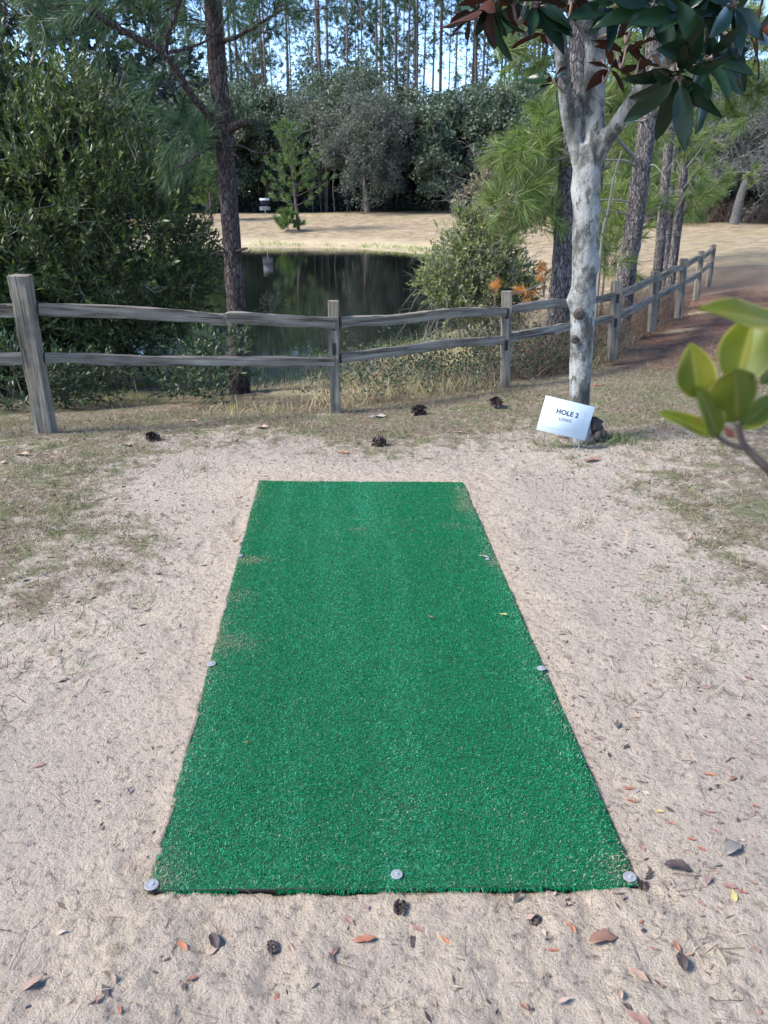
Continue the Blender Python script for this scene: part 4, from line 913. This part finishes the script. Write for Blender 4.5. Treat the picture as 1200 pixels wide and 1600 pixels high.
# scattered sprigs on the sand
nc = 520; cx = rng.uniform(-2.8, 3.2, nc); cy = rng.uniform(1.1, 5.2, nc); ok = (mat_sd(cx, cy) > .12) & (rng.uniform(0, 1, nc) < .05 + .9 * sst(np.abs(cx) + .6 * fbm(cx * 1.1, cy * 1.1, 2, 33), .85, 1.8) * sst(cy, 1.2, 2.4)); cx, cy = cx[ok], cy[ok]
for a, b in zip(cx, cy):
    k = rng.integers(6, 34); sp = rng.uniform(.02, .06); xx = a + rng.normal(size=k) * sp; yy = b + rng.normal(size=k) * sp * .8
    blades(tg, np.stack([xx, yy, ground_h(xx, yy)], -1), rdir(k, .9), rng.uniform(.03, .08, k), .003, rng.normal(size=k) * .8, int(rng.uniform() < .3))
a = gp(960, 690); k = 320; xx = a[0] + rng.normal(size=k) * .11; yy = a[1] + rng.normal(size=k) * .07
blades(tg, np.stack([xx, yy, ground_h(xx, yy)], -1), rdir(k, 1.2), rng.uniform(.04, .1, k), .004, rng.normal(size=k) * .8, 1)
a = gp(880, 700); k = 160; xx = a[0] + rng.normal(size=k) * .13; yy = a[1] + rng.normal(size=k) * .05
blades(tg, np.stack([xx, yy, ground_h(xx, yy)], -1), rdir(k, 1.2), rng.uniform(.03, .08, k), .004, rng.normal(size=k) * .8, 1)
tag(tg.obj('turf_grass', [M['turf_dead'], M['turf_green']], None, False), 'thin patchy dead and green grass on the sand', 'grass', kind='stuff')
# litter crumbs
lt = MB()
x, y = scatter(110000, -3.2, 4.2, .95, 9, lambda x, y: np.clip(.09 + .6 * grass_mask(x, y) + (.10 + .12 * (x > .9)) * clumpy(x, y, 85, 2.0) ** 2 + .45 * np.exp(-((mat_sd(x, y) - .04) / .05) ** 2) * (x > .3) * (y < 2.6), 0, 1) * (mat_sd(x, y) > .015) * np.exp(-np.maximum(y - 5, 0) / 3)); n = len(x)
L = np.minimum(rng.lognormal(-4.25, .55, n), .04); leaves(lt, np.stack([x, y, ground_h(x, y) + .003], -1), rdir(n) * [1, 1, .25], rdir(n, 3), L, L * rng.uniform(.15, .5, n))
x, y = scatter(9000, -2.5, 3, .95, 6, lambda x, y: .35 * (mat_sd(x, y) > .02) * (.3 + clumpy(x, y, 86, 1.5))); n = len(x); th = rng.uniform(0, 6.28, n); L = rng.uniform(.02, .09, n)
Pq = np.stack([x, y, ground_h(x, y) + .002], -1); sticks(lt, Pq, Pq + np.stack([np.cos(th) * L, np.sin(th) * L, rng.uniform(0, .012, n)], -1), np.full(n, .0009), np.full(n, .0006))
tag(lt.obj('leaf_litter', M['litter'], None, False), 'crumbs of bark, twigs and leaves strewn on the sand', 'litter', kind='stuff')
nl = MB(); x, y = scatter(60000, -1.8, 9, 5.8, 16, lambda x, y: needle_mask(x, y) * .4); n = len(x); th = rng.uniform(0, 6.28, n); L = rng.uniform(.1, .2, n)
Pq = np.stack([x, y, ground_h(x, y) + .006], -1); sticks(nl, Pq, Pq + np.stack([np.cos(th) * L, np.sin(th) * L, rng.uniform(0, .02, n)], -1), np.full(n, .0016), np.full(n, .0012))
tag(nl.obj('needle_litter', M['needle_litter'], None, False), 'red brown pine needle carpet along the fence', 'needles', kind='stuff')

# ================================================================ FALLEN LEAVES, CONES
LC = {'rust': (.24, .09, .05), 'orange': (.32, .125, .06), 'brown': (.17, .085, .055), 'dark': (.045, .03, .026), 'tan': (.27, .18, .13), 'pink': (.21, .115, .092), 'yellow': (.38, .31, .12), 'pale': (.24, .22, .195), 'grey': (.16, .14, .125)}
LM = {k: simple('fallen_leaf_' + k, v, .6, 0, .3, 40, .3, 90) for k, v in LC.items()}
protos = {}
def leafproto(kind):
    if kind in protos: return protos[kind]
    mb = MB(); w, fold, curl = {'flat': (.36, .15, .12), 'curled': (.46, .6, .5), 'thin': (.26, .35, .2), 'wavy': (.42, .4, -.3)}[kind]
    bigleaf(mb, (-.5, 0, 0), (.5, 0, .0), np.array([0, 0, 1.]), w, fold, curl, 16, 7, 0, 0, .006, 2.2 if kind in ('curled', 'wavy') else 1.3)
    sticks(mb, [(-.66, .02, .0)], [(-.48, 0, 0)], [.012], [.009], 5)
    protos[kind] = mb.mesh('leaf_' + kind, LM['rust']); return protos[kind]
seen = {}
def fallen(px, py, L, col, kind, ang, label, group=None, on_mat=False, roll=0.0):
    p = gp(px, py); z = (.022 if on_mat else float(ground_h(p[0], p[1])) + .002)
    key = (kind, col)
    if key not in seen:
        me = leafproto(kind).copy(); me.materials.clear(); me.materials.append(LM[col]); seen[key] = me
    o = bpy.data.objects.new('fallen_leaf', seen[key]); COL.objects.link(o); o.location = (p[0], p[1], z + (.25 * L if kind == 'curled' else .05 * L) * .5); o.scale = (L * .85, L * .85, L * (.8 if py < 800 else .6)); o.rotation_euler = (roll, rng.uniform(-.06, .05), R(ang))
    return tag(o, label, 'leaf', group or 'fallen leaves around the tee')
for a in (
 (570, 1471, .062, 'rust', 'flat', 8, 'reddish brown sand flecked leaf below the near edge of the mat'),
 (286, 1479, .045, 'orange', 'flat', -35, 'orange leaf with a torn end below the near left mat corner'),
 (52, 1535, .062, 'tan', 'flat', 52, 'tan pink leaf near the lower left corner of the picture'),
 (696, 1473, .042, 'orange', 'thin', -50, 'slim orange leaf below the near edge, right of the centre washer'),
 (893, 1451, .045, 'orange', 'thin', -58, 'orange leaf pointing towards the near right mat corner'),
 (943, 1470, .085, 'brown', 'curled', 12, 'large curled brown leaf below the near right mat corner'),
 (865, 1488, .038, 'rust', 'thin', -5, 'small rust leaf left of the large curled brown leaf'),
 (998, 1526, .062, 'tan', 'flat', -42, 'tan leaf right of the large curled leaf near the bottom'),
 (1146, 1402, .052, 'yellow', 'flat', 75, 'pale yellow leaf right of the near right mat corner'),
 (1064, 1506, .062, 'dark', 'curled', 82, 'dark curled leaf standing up near the lower right'),
 (1036, 1541, .045, 'dark', 'thin', -50, 'thin dark leaf just below the dark curled leaf'),
 (1111, 1211, .048, 'orange', 'thin', -15, 'orange red leaf on the sand at the right'),
 (985, 1231, .042, 'rust', 'flat', 0, 'rust leaf beside the right mat edge next to a white scrap'),
 (996, 1235, .03, 'pale', 'flat', 40, 'whitish leaf scrap beside the right mat edge'),
 (988, 1251, .042, 'rust', 'thin', -20, 'rust leaf just under the whitish leaf scrap'),
 (1031, 1268, .04, 'yellow', 'flat', 10, 'ochre leaf right of the lower right mat edge'),
 (1049, 1287, .038, 'orange', 'thin', -20, 'small orange leaf right of the ochre leaf'),
 (1060, 1360, .085, 'dark', 'curled', -12, 'large dark crumpled leaf right of the near right washer'),
 (1145, 1330, .085, 'grey', 'curled', 32, 'grey curled leaf at the right picture edge'),
 (1139, 1387, .05, 'pink', 'flat', -15, 'pinkish leaf behind the pale yellow leaf'),
 (62, 1197, .045, 'pink', 'flat', 28, 'pink leaf on the sand at the far left'),
 (645, 1465, .055, 'dark', 'thin', 84, 'thin dark upright leaf below the centre washer'),
 (522, 1488, .045, 'brown', 'thin', 60, 'thin brown leaf left of the sand flecked leaf'),
 (545, 1440, .05, 'pink', 'thin', -40, 'pinkish curled leaf just below the near mat edge'),
 (655, 1451, .045, 'pink', 'flat', -20, 'dull pink leaf below the centre washer'),
 (335, 1470, .06, 'dark', 'curled', -60, 'dark curled leaf right of the torn orange leaf'),
 (432, 1555, .026, 'rust', 'flat', 80, 'tiny rust leaf at the bottom left of centre'),
 (297, 1525, .045, 'brown', 'flat', 5, 'dull brown leaf near the bottom left'),
 (455, 1484, .05, 'tan', 'thin', -60, 'thin tan leaf left of centre below the mat'),
 (1000, 1600, .07, 'pink', 'flat', -30, 'pink leaf cut by the bottom picture edge'),
 (925, 722, .14, 'pink', 'wavy', 20, 'large reddish leaf in front of the tee sign stake'),
 (933, 602, .14, 'rust', 'flat', 0, 'reddish leaf right of the pale trunk base'),
 (36, 713, .13, 'tan', 'wavy', 10, 'tan leaf in the grass below the leaning post'),
 (538, 709, .10, 'orange', 'wavy', -30, 'orange leaf just beyond the far mat edge'),
 (198, 697, .10, 'tan', 'wavy', -25, 'tan leaf in the grass left of the dark pine cone'),
 (410, 671, .14, 'tan', 'wavy', 5, 'long tan leaf in the grass below the lower rail'),
 (300, 645, .14, 'tan', 'flat', 0, 'tan leaf near the foot of the left shrub'),
 (262, 669, .12, 'grey', 'flat', 5, 'grey leaf in the grass between the leaning post and the pine trunk'),
 (592, 649, .16, 'pale', 'wavy', 0, 'pale leaf right of the second post foot'),
 (717, 674, .10, 'tan', 'flat', 0, 'tan leaf in the grass left of the tee sign'),
 (840, 617, .10, 'brown', 'wavy', 60, 'small brown leaf left of the tee sign top'),
 (775, 630, .18, 'dark', 'curled', -10, 'dark bark like leaf in the grass right of centre')):
    fallen(*a)
for a in ((787, 967, .04, 'yellow', 'flat', -5, 'pale yellow leaf lying on the right side of the mat'), (673, 971, .03, 'rust', 'thin', -20, 'small rust leaf lying in the middle of the mat'), (386, 1168, .018, 'rust', 'flat', 30, 'tiny red leaf lying on the left side of the mat'), (644, 835, .02, 'brown', 'flat', 30, 'tiny brown leaf lying on the far part of the mat'), (371, 852, .06, 'rust', 'thin', 75, 'rust leaf standing at the left mat edge'), (414, 750, .06, 'dark', 'thin', 0, 'dark leaf on the far left mat corner'), (757, 876, .06, 'pale', 'thin', -25, 'bleached stem like leaf at the right mat edge')):
    fallen(*a, on_mat=True)
cols = ['rust', 'brown', 'dark', 'tan', 'pink', 'brown', 'dark', 'grey']
for k in range(95):
    px, py = rng.uniform(0, 1200), rng.uniform(640, 1590)
    if rng.uniform() < .5: px, py = rng.uniform(930, 1195), rng.uniform(1050, 1590)
    g = gp(px, py)
    if mat_sd(g[0], g[1]) < .03: continue
    c = cols[rng.integers(8)]
    fallen(px, py, rng.uniform(.016, .038) * (1.5 if py < 800 else 1), c, ['flat', 'curled', 'thin', 'wavy'][rng.integers(4)], rng.uniform(0, 360), 'small dry leaf, one of many scattered on sand and thin grass', 'small dry leaves scattered over the ground')
def cone(px, py, s, label, name='pine_cone'):
    p = gp(px, py); g = float(ground_h(p[0], p[1])); mb = MB(); n = 90; i = np.arange(n); t = i / n; r = np.sin(np.pi * (t * .85 + .1)) * s * .5; a = i * 2.399
    P = np.stack([(t - .5) * s * 1.1, np.cos(a) * r * .4, np.sin(a) * r * .4 + s * .35], -1); D = nrm(np.stack([np.full(n, .5), np.cos(a), np.sin(a)], -1))
    leaves(mb, P, D, rdir(n, .5), s * .36, s * .3); th = rng.uniform(0, 6); v = np.concatenate(mb.v); v[:, 2] *= (.45 if py > 1000 else 1); v = np.stack([v[:, 0] * math.cos(th) - v[:, 1] * math.sin(th), v[:, 0] * math.sin(th) + v[:, 1] * math.cos(th), v[:, 2]], -1) + [p[0], p[1], g]
    mb.v = [v]; tag(mb.obj(name, LM['dark'], None, False, loc=np.array([p[0], p[1], g])), label, 'pine cone', 'dark pine cones and cone pieces')
cone(238, 689, .085, 'dark pine cone in the grass right of the leaning post'); cone(590, 696, .085, 'dark pine cone beyond the far mat edge'); cone(656, 645, .10, 'dark pine cone in the grass right of the second post'); cone(775, 638, .10, 'dark pine cone beside the bark like leaf')
cone(835, 1437, .028, 'black crumbled cone piece below the near right part of the mat'); cone(625, 1420, .034, 'dark crumbled cone piece just below the centre washer'); cone(425, 1478, .026, 'black crumbled cone piece below the left part of the near edge'); cone(1005, 1385, .026, 'dark crumbled cone piece touching the near right mat corner')

# ================================================================ FAR BANK: baskets, young pine
def basket(px, py_top, py_base, Y, label, dark=False):
    q = .55 if dark else 1.0
    p = at(px, py_base, Y); g = float(base_h(p[0], Y)); b = np.array([p[0], Y, g]); t = thing('disc_golf_basket', label, 'basket', b); top = at(px, py_top, Y)[2]; H = top - g
    m = MB(); tube(m, [b - [0, 0, .1], b + [0, 0, H]], .03, 8); m.obj('pole', M['dark_paint'] if dark else M['galv'], t, loc=b)
    def ring(z0, z1, r): mm = MB(); tube(mm, [b + [0, 0, z0], b + [0, 0, z1]], r, 20); return mm
    mm = ring(H * .88, H * .97, .34 * q); mm.obj('band', M['dark_paint'] if dark else M['band_white'], t, loc=b)
    ch = MB(); a = np.arange(24) * 2 * np.pi / 24
    for r0, r1 in ((.31 * q, .10 * q), (.2 * q, .07 * q)):
        A = b + np.stack([np.cos(a) * r0, np.sin(a) * r0, np.full(24, H * .88)], -1); Q = b + np.stack([np.cos(a) * r0 * .93, np.sin(a) * r0 * .93, np.full(24, H * .7)], -1); Z_ = b + np.stack([np.cos(a) * r1, np.sin(a) * r1, np.full(24, H * .57)], -1)
        sticks(ch, A, Q, np.full(24, .02), np.full(24, .02)); sticks(ch, Q, Z_, np.full(24, .02), np.full(24, .015))
    ch.obj('chains', M['dark_paint'] if dark else M['chain'], t, loc=b)
    tr = MB(); a = np.arange(28) * 2 * np.pi / 28; A = b + np.stack([np.cos(a) * .36 * q, np.sin(a) * .36 * q, np.full(28, H * .40)], -1); sticks(tr, A, A + [0, 0, H * .15], np.full(28, .012), np.full(28, .012))
    for zz in (.40, .47, .55): sticks(tr, A + [0, 0, (zz - .4) * H], np.roll(A, -1, 0) + [0, 0, (zz - .4) * H], np.full(28, .018), np.full(28, .018))
    sticks(tr, A, np.repeat((b + [0, 0, H * .40])[None], 28, 0), np.full(28, .012), np.full(28, .012)); tr.obj('tray', M['dark_paint'] if dark else M['galv'], t, loc=b)
basket(415, 309, 341, 58, 'disc golf basket with pale top band on the far bank left of the young pine'); basket(543, 296, 341, 62, 'dark disc golf basket at the wood edge right of the young pine', True)

def wpine(base, H, whorls, spread, tuftn, nn, nl, nw, mat, barkm, label, name='pine_tree', cat='tree', group=None, crown0=.1, r=.09, px_lean=0):
    t = thing(name, label, cat, base, group); tr = MB(); k = 14; pts = np.array([base + [px_lean * s, 0, H * s - .2 * (s == 0)] for s in np.linspace(0, 1, k)]); tube(tr, pts, np.linspace(r, .012, k), 10, wob=.06)
    f = MB(); P, Q = [], []; C, D = [], []
    for z in np.linspace(crown0, .97, whorls):
        nb = rng.integers(4, 7); a0 = rng.uniform(0, 6.3); rl = spread * (1 - z) ** .75 * rng.uniform(.7, 1.15) + .12
        for i in range(nb):
            a = a0 + i * 2 * np.pi / nb + rng.normal() * .25; o = base + [px_lean * z, 0, H * z]; l = rl * rng.uniform(.5, 1.15); d = np.array([math.cos(a), math.sin(a), .25 + .5 * z]); e = o + d * l
            P.append(o); Q.append(e)
            for tt in np.linspace(.35, 1, max(2, int(tuftn * l / spread) + 1)):
                C.append(o + d * l * tt + rng.normal(size=3) * .07 * l); D.append(nrm(d + rng.normal(size=3) * .5 + [0, 0, .35]))
    sticks(tr, P, Q, np.full(len(P), r * .22), np.full(len(P), r * .08), 4); tr.obj('trunk', barkm, t, loc=base)
    C.append(base + [px_lean, 0, H]); D.append([0, 0, 1.]); needles(f, np.array(C), np.array(D), nn, nl, nw, nl * .9, (15, 60), .05); f.obj('crown', mat, t, smooth=False, loc=base); return t
yp = at(467, 362, 50); yp[2] = float(base_h(yp[0], 50)); topz = at(455, 200, 50)[2]
wpine(yp, topz - yp[2], 9, 2.5, 5, 34, .36, .026, M['needle_young'], M['bark_far'], 'young bright green pine standing alone on the far bank', crown0=.24, r=.11, px_lean=-.45)
lo = at(330, 330, 56); lo[2] = float(base_h(lo[0], 56)); wpine(lo, 4.2, 9, 1.5, 5, 50, .36, .03, M['needle_young'], M['bark_far'], 'bright green pine glimpsed left of the red barked trunk across the pond', crown0=.2, r=.08)
sb = at(450, 355, 49.5); sb[2] = float(base_h(sb[0], 49.5)); wpine(sb, .9, 5, .6, 4, 40, .3, .025, M['needle_young'], M['bark_far'], 'tiny pine seedling at the foot of the lone young pine', name='pine_seedling', crown0=.15, r=.03)

for b_, H_, lb_ in later_pines: wpine(b_, H_, 13, 1.9, 6, 46, .3, .012, M['needle_light'], M['bark_grey'], lb_, crown0=.22, r=.08)
# ================================================================ FOREST
def oak_mesh(H, W, trunk_h, limbs, levels, k, per, leaf, clump, up=.12, r=.35, droop=.0, lean=0.):
    t = MB(); f = MB()
    tube(t, resample([(0, 0, -.3), (lean * .3, 0, trunk_h * .5), (lean, 0, trunk_h)], 12), np.linspace(r * 1.25, r * .8, 12), 10, wob=.15)
    a = np.arange(limbs) * 2 * np.pi / limbs + rng.normal(size=limbs) * .3; el = rng.uniform(.15, 1.3, limbs); D = np.stack([np.cos(a) * np.cos(el), np.sin(a) * np.cos(el), np.sin(el)], -1)
    L = np.where(el > .8, (H - trunk_h) * .48, W * .5 * .52) * rng.uniform(.85, 1.1, limbs)
    P = np.stack([np.full(limbs, lean), np.zeros(limbs), trunk_h * rng.uniform(.75, 1.0, limbs)], -1)
    seg, tips, td = branching(P, D, L, r * .45, levels, k, .75, .62, up, droop)
    sticks(t, *seg, n=4)
    T = np.concatenate(tips[1:]); n = len(T) * per
    C = np.repeat(T, per, 0) + nrm(rng.normal(size=(n, 3))) * (clump * rng.uniform(.2, 1, n) ** .5)[:, None] * [1, 1, .7]
    leaves(f, C, rdir(n), rdir(n, .8), leaf * rng.uniform(.6, 1.3, n), leaf * .62 * rng.uniform(.7, 1.2, n))
    return t, f
def oak(base, label, mat, bark, *args, group=None, **kw):
    o = thing('oak_tree', label, 'tree', base, group); t, f = oak_mesh(*args, **kw); t.obj('trunk', bark, o); f.obj('crown', mat, o, smooth=False); return o
def gb(px, Y): p = at(px, 340, Y); return np.array([p[0], Y, float(base_h(p[0], Y))])
OG = 'broad oaks along the far wood edge'
o1 = oak(gb(712, 65), 'broad grey green oak on the far bank, right of centre', M['oak_leaf'], M['bark_oak'], 10.5, 14.5, 2.9, 10, 3, 4, 52, .24, .6, r=.42)
o2 = oak(gb(575, 63), 'grey mossy half bare oak at the middle of the far bank', M['moss_leaf'], M['bark_oak'], 10.5, 11, 2.4, 10, 4, 4, 12, .16, .45, r=.22, droop=.12, lean=-.3)
o3 = oak(gb(545, 72), 'tall grey green oak behind the mossy half bare oak', M['oak_leaf'], M['bark_oak'], 14, 11, 4.5, 11, 3, 4, 30, .24, .6, up=.22, r=.36)
o4 = oak(gb(425, 70), 'grey green oak behind the lone young pine', M['oak_leaf'], M['bark_oak'], 11, 12, 3.5, 10, 3, 4, 40, .24, .6, r=.4)
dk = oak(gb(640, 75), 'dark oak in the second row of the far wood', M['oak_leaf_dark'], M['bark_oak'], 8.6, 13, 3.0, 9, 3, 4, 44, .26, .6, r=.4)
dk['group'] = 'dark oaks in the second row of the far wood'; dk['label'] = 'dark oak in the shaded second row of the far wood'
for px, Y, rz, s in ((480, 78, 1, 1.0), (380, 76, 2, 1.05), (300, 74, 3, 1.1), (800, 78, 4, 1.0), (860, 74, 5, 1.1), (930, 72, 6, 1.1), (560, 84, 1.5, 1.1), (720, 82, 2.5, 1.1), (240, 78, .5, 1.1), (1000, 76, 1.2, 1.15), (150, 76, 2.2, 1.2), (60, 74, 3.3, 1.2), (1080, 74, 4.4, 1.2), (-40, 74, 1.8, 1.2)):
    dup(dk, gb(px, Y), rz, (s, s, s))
for px, Y, rz, s, lb in ((845, 68, 2.0, .95, 'grey green oak half hidden behind the light pine boughs on the right'), (330, 66, 3.4, .95, 'grey green oak behind the left pine trunk across the pond'), (770, 73, 4.2, 1.05, 'grey green oak filling the gap right of the broad oak'), (200, 66, .6, .9, 'grey green oak across the pond hidden by the left shrub')):
    dup(o1, gb(px, Y), rz, (s, s, s), lb)
mid = oak(gb(500, 80), 'x', M['oak_leaf'], M['bark_oak'], 15.5, 8, 6.5, 10, 3, 4, 18, .26, .7, up=.28, r=.22)
mid['label'] = 'tall airy grey green tree among the pine trunks of the far wood'; mid['group'] = 'tall airy trees among the far pines'
for px, Y, rz, s in ((455, 84, 1, .9), (610, 80, 2, 1.0), (400, 86, 3, 1.0), (760, 86, 4, .95), (820, 82, 5, 1.0), (560, 90, 6, 1.1), (350, 82, .4, 1.05), (290, 84, 1.4, 1.1), (690, 94, 2.4, .95), (220, 84, 3.4, 1.1), (130, 84, 4.4, 1.1), (880, 86, 5.4, 1.1)):
    dup(mid, gb(px, Y), rz, (s, s, s))
# tall pines
def tallpine_mesh(H, c0, r):
    t, f = MB(), MB(); wx = rng.normal(size=2) * .35; k = 16; s = np.linspace(0, 1, k); pts = np.stack([wx[0] * np.sin(s * 2.5), wx[1] * np.sin(s * 2), H * s - .3 * (s == 0)], -1); tube(t, pts, np.linspace(r, r * .3, k), 8)
    nb = 30; z = np.sort(rng.uniform(c0, .99, nb)); a = rng.uniform(0, 6.28, nb); l = (1.15 - z) / (1.15 - c0) * 3.2 * rng.uniform(.45, 1.1, nb) + .5
    O = np.stack([np.interp(z, s, pts[:, i]) for i in range(3)], -1); D = np.stack([np.cos(a), np.sin(a), rng.uniform(-.1, .5, nb)], -1)
    seg, tips, td = branching(O, D, l * .62, r * .16, 1, 4, .55, .6, .15); sticks(t, *seg)
    nd = 16; zz = rng.uniform(.25, c0 + .1, nd); aa = rng.uniform(0, 6.28, nd); O2 = np.stack([np.interp(zz, s, pts[:, i]) for i in range(3)], -1); sticks(t, O2, O2 + np.stack([np.cos(aa), np.sin(aa), rng.uniform(-.3, .3, nd)], -1) * rng.uniform(.5, 1.8, nd)[:, None], np.full(nd, .03), np.full(nd, .012))
    T, Dd = np.concatenate(tips), np.concatenate(td); needles(f, T, nrm(Dd + [0, 0, .3]), 26, .42, .036, .35, (15, 75), .08); return t, f
PG = 'tall slender pines of the far wood'; PL = 'tall slender pine rising among many alike in the far wood'; tp_ = []
for H, c0, r in ((25, .60, .15), (29, .66, .18), (24, .56, .12), (30, .70, .16), (21, .52, .11)):
    o = thing('pine_tree', PL, 'tree', (0, 0, 0), PG); t, f = tallpine_mesh(H, c0, r); t.obj('trunk', M['bark_far'], o); f.obj('crown', M['needle_far'], o, smooth=False); tp_.append(o)
spots = []
for i in range(112):
    for _ in range(20):
        px = rng.uniform(250, 900) if i < 90 else rng.uniform(900, 1260); Y = rng.uniform(71, 112); x = at(px, 300, Y)[0]
        if all((x - a) ** 2 + (Y - b) ** 2 > 2.0 for a, b in spots): break
    spots.append((x, Y)); loc = (x, Y, float(base_h(x, Y)) - .05); s = rng.uniform(.85, 1.15)
    if i < 5: tp_[i].location = loc; tp_[i].rotation_euler = (0, 0, rng.uniform(0, 6))
    else: dup(tp_[rng.integers(5)], loc, rng.uniform(0, 6.28), (s, s, s * rng.uniform(.9, 1.1)))
# understory stems at the wood edge: thin saplings
ug = thing('sapling', 'thin bare sapling, one of many at the dark wood edge', 'sapling', gb(600, 67), 'thin saplings at the dark wood edge'); s_ = MB(); limb(s_, [(0, 0, -.2), (.1, 0, 2.5), (-.1, .1, 5), (.1, 0, 8)], .06, .02, 5, 10); s_.obj('trunk', M['bark_far'], ug)
for i in range(70):
    px = rng.uniform(300, 900) if i < 56 else rng.uniform(1060, 1230); Y = rng.uniform(64.5, 76) if i < 56 else rng.uniform(45, 55); s = rng.uniform(.7, 1.4); dup(ug, gb(px, Y), rng.uniform(0, 6), (s, s, rng.uniform(.7, 1.3)))
# deep wood behind, reads as one mass
wd = MB(); n = 150000; x = rng.uniform(-75, 75, n); y = rng.uniform(80, 112, n); hmax = 8.2 + 2.0 * fbm(x * .12, y * .12, 3, 6); z = rng.uniform(0, 1, n) ** .8 * hmax; k = fbm(x * .3 + z * .21, y * .3 + z * .3, 3, 13) > -.25; x, y, z = x[k], y[k], z[k]; n = len(x)
leaves(wd, np.stack([x, y, z + .3], -1), rdir(n), rdir(n, .5), rng.uniform(.4, .8, n), rng.uniform(.3, .55, n))
n = 42000; x = rng.uniform(-60, 20, n); y = 66 + rng.exponential(5, n); z = rng.uniform(0, 1, n) ** 2 * (1.3 + 1.0 * fbm(x * .3, y * .3, 2, 8)); leaves(wd, np.stack([x, y, z + .3], -1), rdir(n), rdir(n, .5), rng.uniform(.15, .35, n), rng.uniform(.1, .25, n))
n = 60000; x = rng.uniform(14, 60, n); y = rng.uniform(47, 75, n); z = rng.uniform(0, 1, n) ** .8 * (7 + 3 * fbm(x * .15, y * .15, 3, 16)); leaves(wd, np.stack([x, y, z + .3], -1), rdir(n), rdir(n, .5), rng.uniform(.3, .6, n), rng.uniform(.2, .4, n))
tag(wd.obj('deep_wood', M['wood_mass'], None, False), 'dark mass of the deep wood behind the first trees', 'wood', kind='stuff')
# right far: grey bare tree and brush, neighbours
rb = gb(1148, 40.5); rb[2] = float(base_h(rb[0], 40.5))
g1 = oak(rb, 'grey leafless spreading tree at the edge of the right field', M['moss_leaf'], M['grey_wood'], 7.5, 10.5, 2.6, 13, 5, 4, 1, .09, .4, r=.2, lean=.45, up=.05, droop=.05)
g2 = dup(g1, gb(1235, 44), 2.2, (1.1, 1.1, 1.1), 'grey leafless tree half outside the right picture edge')
rbk = MB(); n = 900; x = rng.uniform(15, 30, n); y = 43 + rng.exponential(2.5, n); seg, tp, td = branching(np.stack([x, y, base_h(x, y)], -1), rdir(n, 1.3), rng.uniform(.4, .9, n), .014, 2, 3, .7, .7, .1); sticks(rbk, *seg)
tag(rbk.obj('field_brush', M['brush'], None, False), 'dark brown brush under the trees beyond the right field', 'brush', kind='stuff')
for px, Y, s, lb in ((1010, 46, .8, 'oak behind the slender pine cluster beyond the field'), (1105, 50, .85, 'oak filling the gap behind the leafless tree'), (1210, 52, .9, 'oak at the far right behind the leafless trees'), (930, 52, .85, 'oak behind the magnolia trunk across the field')):
    dup(o4, gb(px, Y), rng.uniform(0, 6), (s, s, s), lb)

# ================================================================ LIGHT, SKY, CAMERA
w = bpy.data.worlds.new('World'); sc.world = w; w.use_nodes = True; nt = w.node_tree; bg = nt.nodes['Background']
sky = nt.nodes.new('ShaderNodeTexSky'); sky.sky_type = 'NISHITA'; sky.sun_disc = False
el, az = R(44), R(-105)      # azimuth from +Y towards +X
sky.sun_elevation = el; sky.sun_rotation = az; sky.air_density = .65; sky.dust_density = 0; sky.ozone_density = 3
nt.links.new(sky.outputs[0], bg.inputs[0]); bg.inputs[1].default_value = .105
sl = bpy.data.lights.new('sun', 'SUN'); sl.energy = 2.2; sl.angle = R(20); sl.color = (1, .95, .87); so = bpy.data.objects.new('sun', sl); COL.objects.link(so)
dv = Vector((math.sin(az) * math.cos(el), math.cos(az) * math.cos(el), math.sin(el))); so.rotation_euler = dv.to_track_quat('Z', 'Y').to_euler(); so.location = (-10, -5, 20)
cam = bpy.data.cameras.new('camera'); co_ = bpy.data.objects.new('camera', cam); COL.objects.link(co_)
co_.location = (0, 0, CH); co_.rotation_euler = (math.pi / 2 - PITCH, 0, 0); cam.sensor_fit = 'VERTICAL'; cam.sensor_height = 36; cam.lens = 36 * F / 1600; cam.clip_end = 2000; cam.clip_start = .05
cam.dof.use_dof = True; cam.dof.focus_distance = 3.1; cam.dof.aperture_fstop = 27 / 3.9
sc.camera = co_
sc.view_settings.view_transform = 'Standard'; sc.view_settings.look = 'None'; sc.view_settings.exposure = 2.25; sc.view_settings.gamma = 1
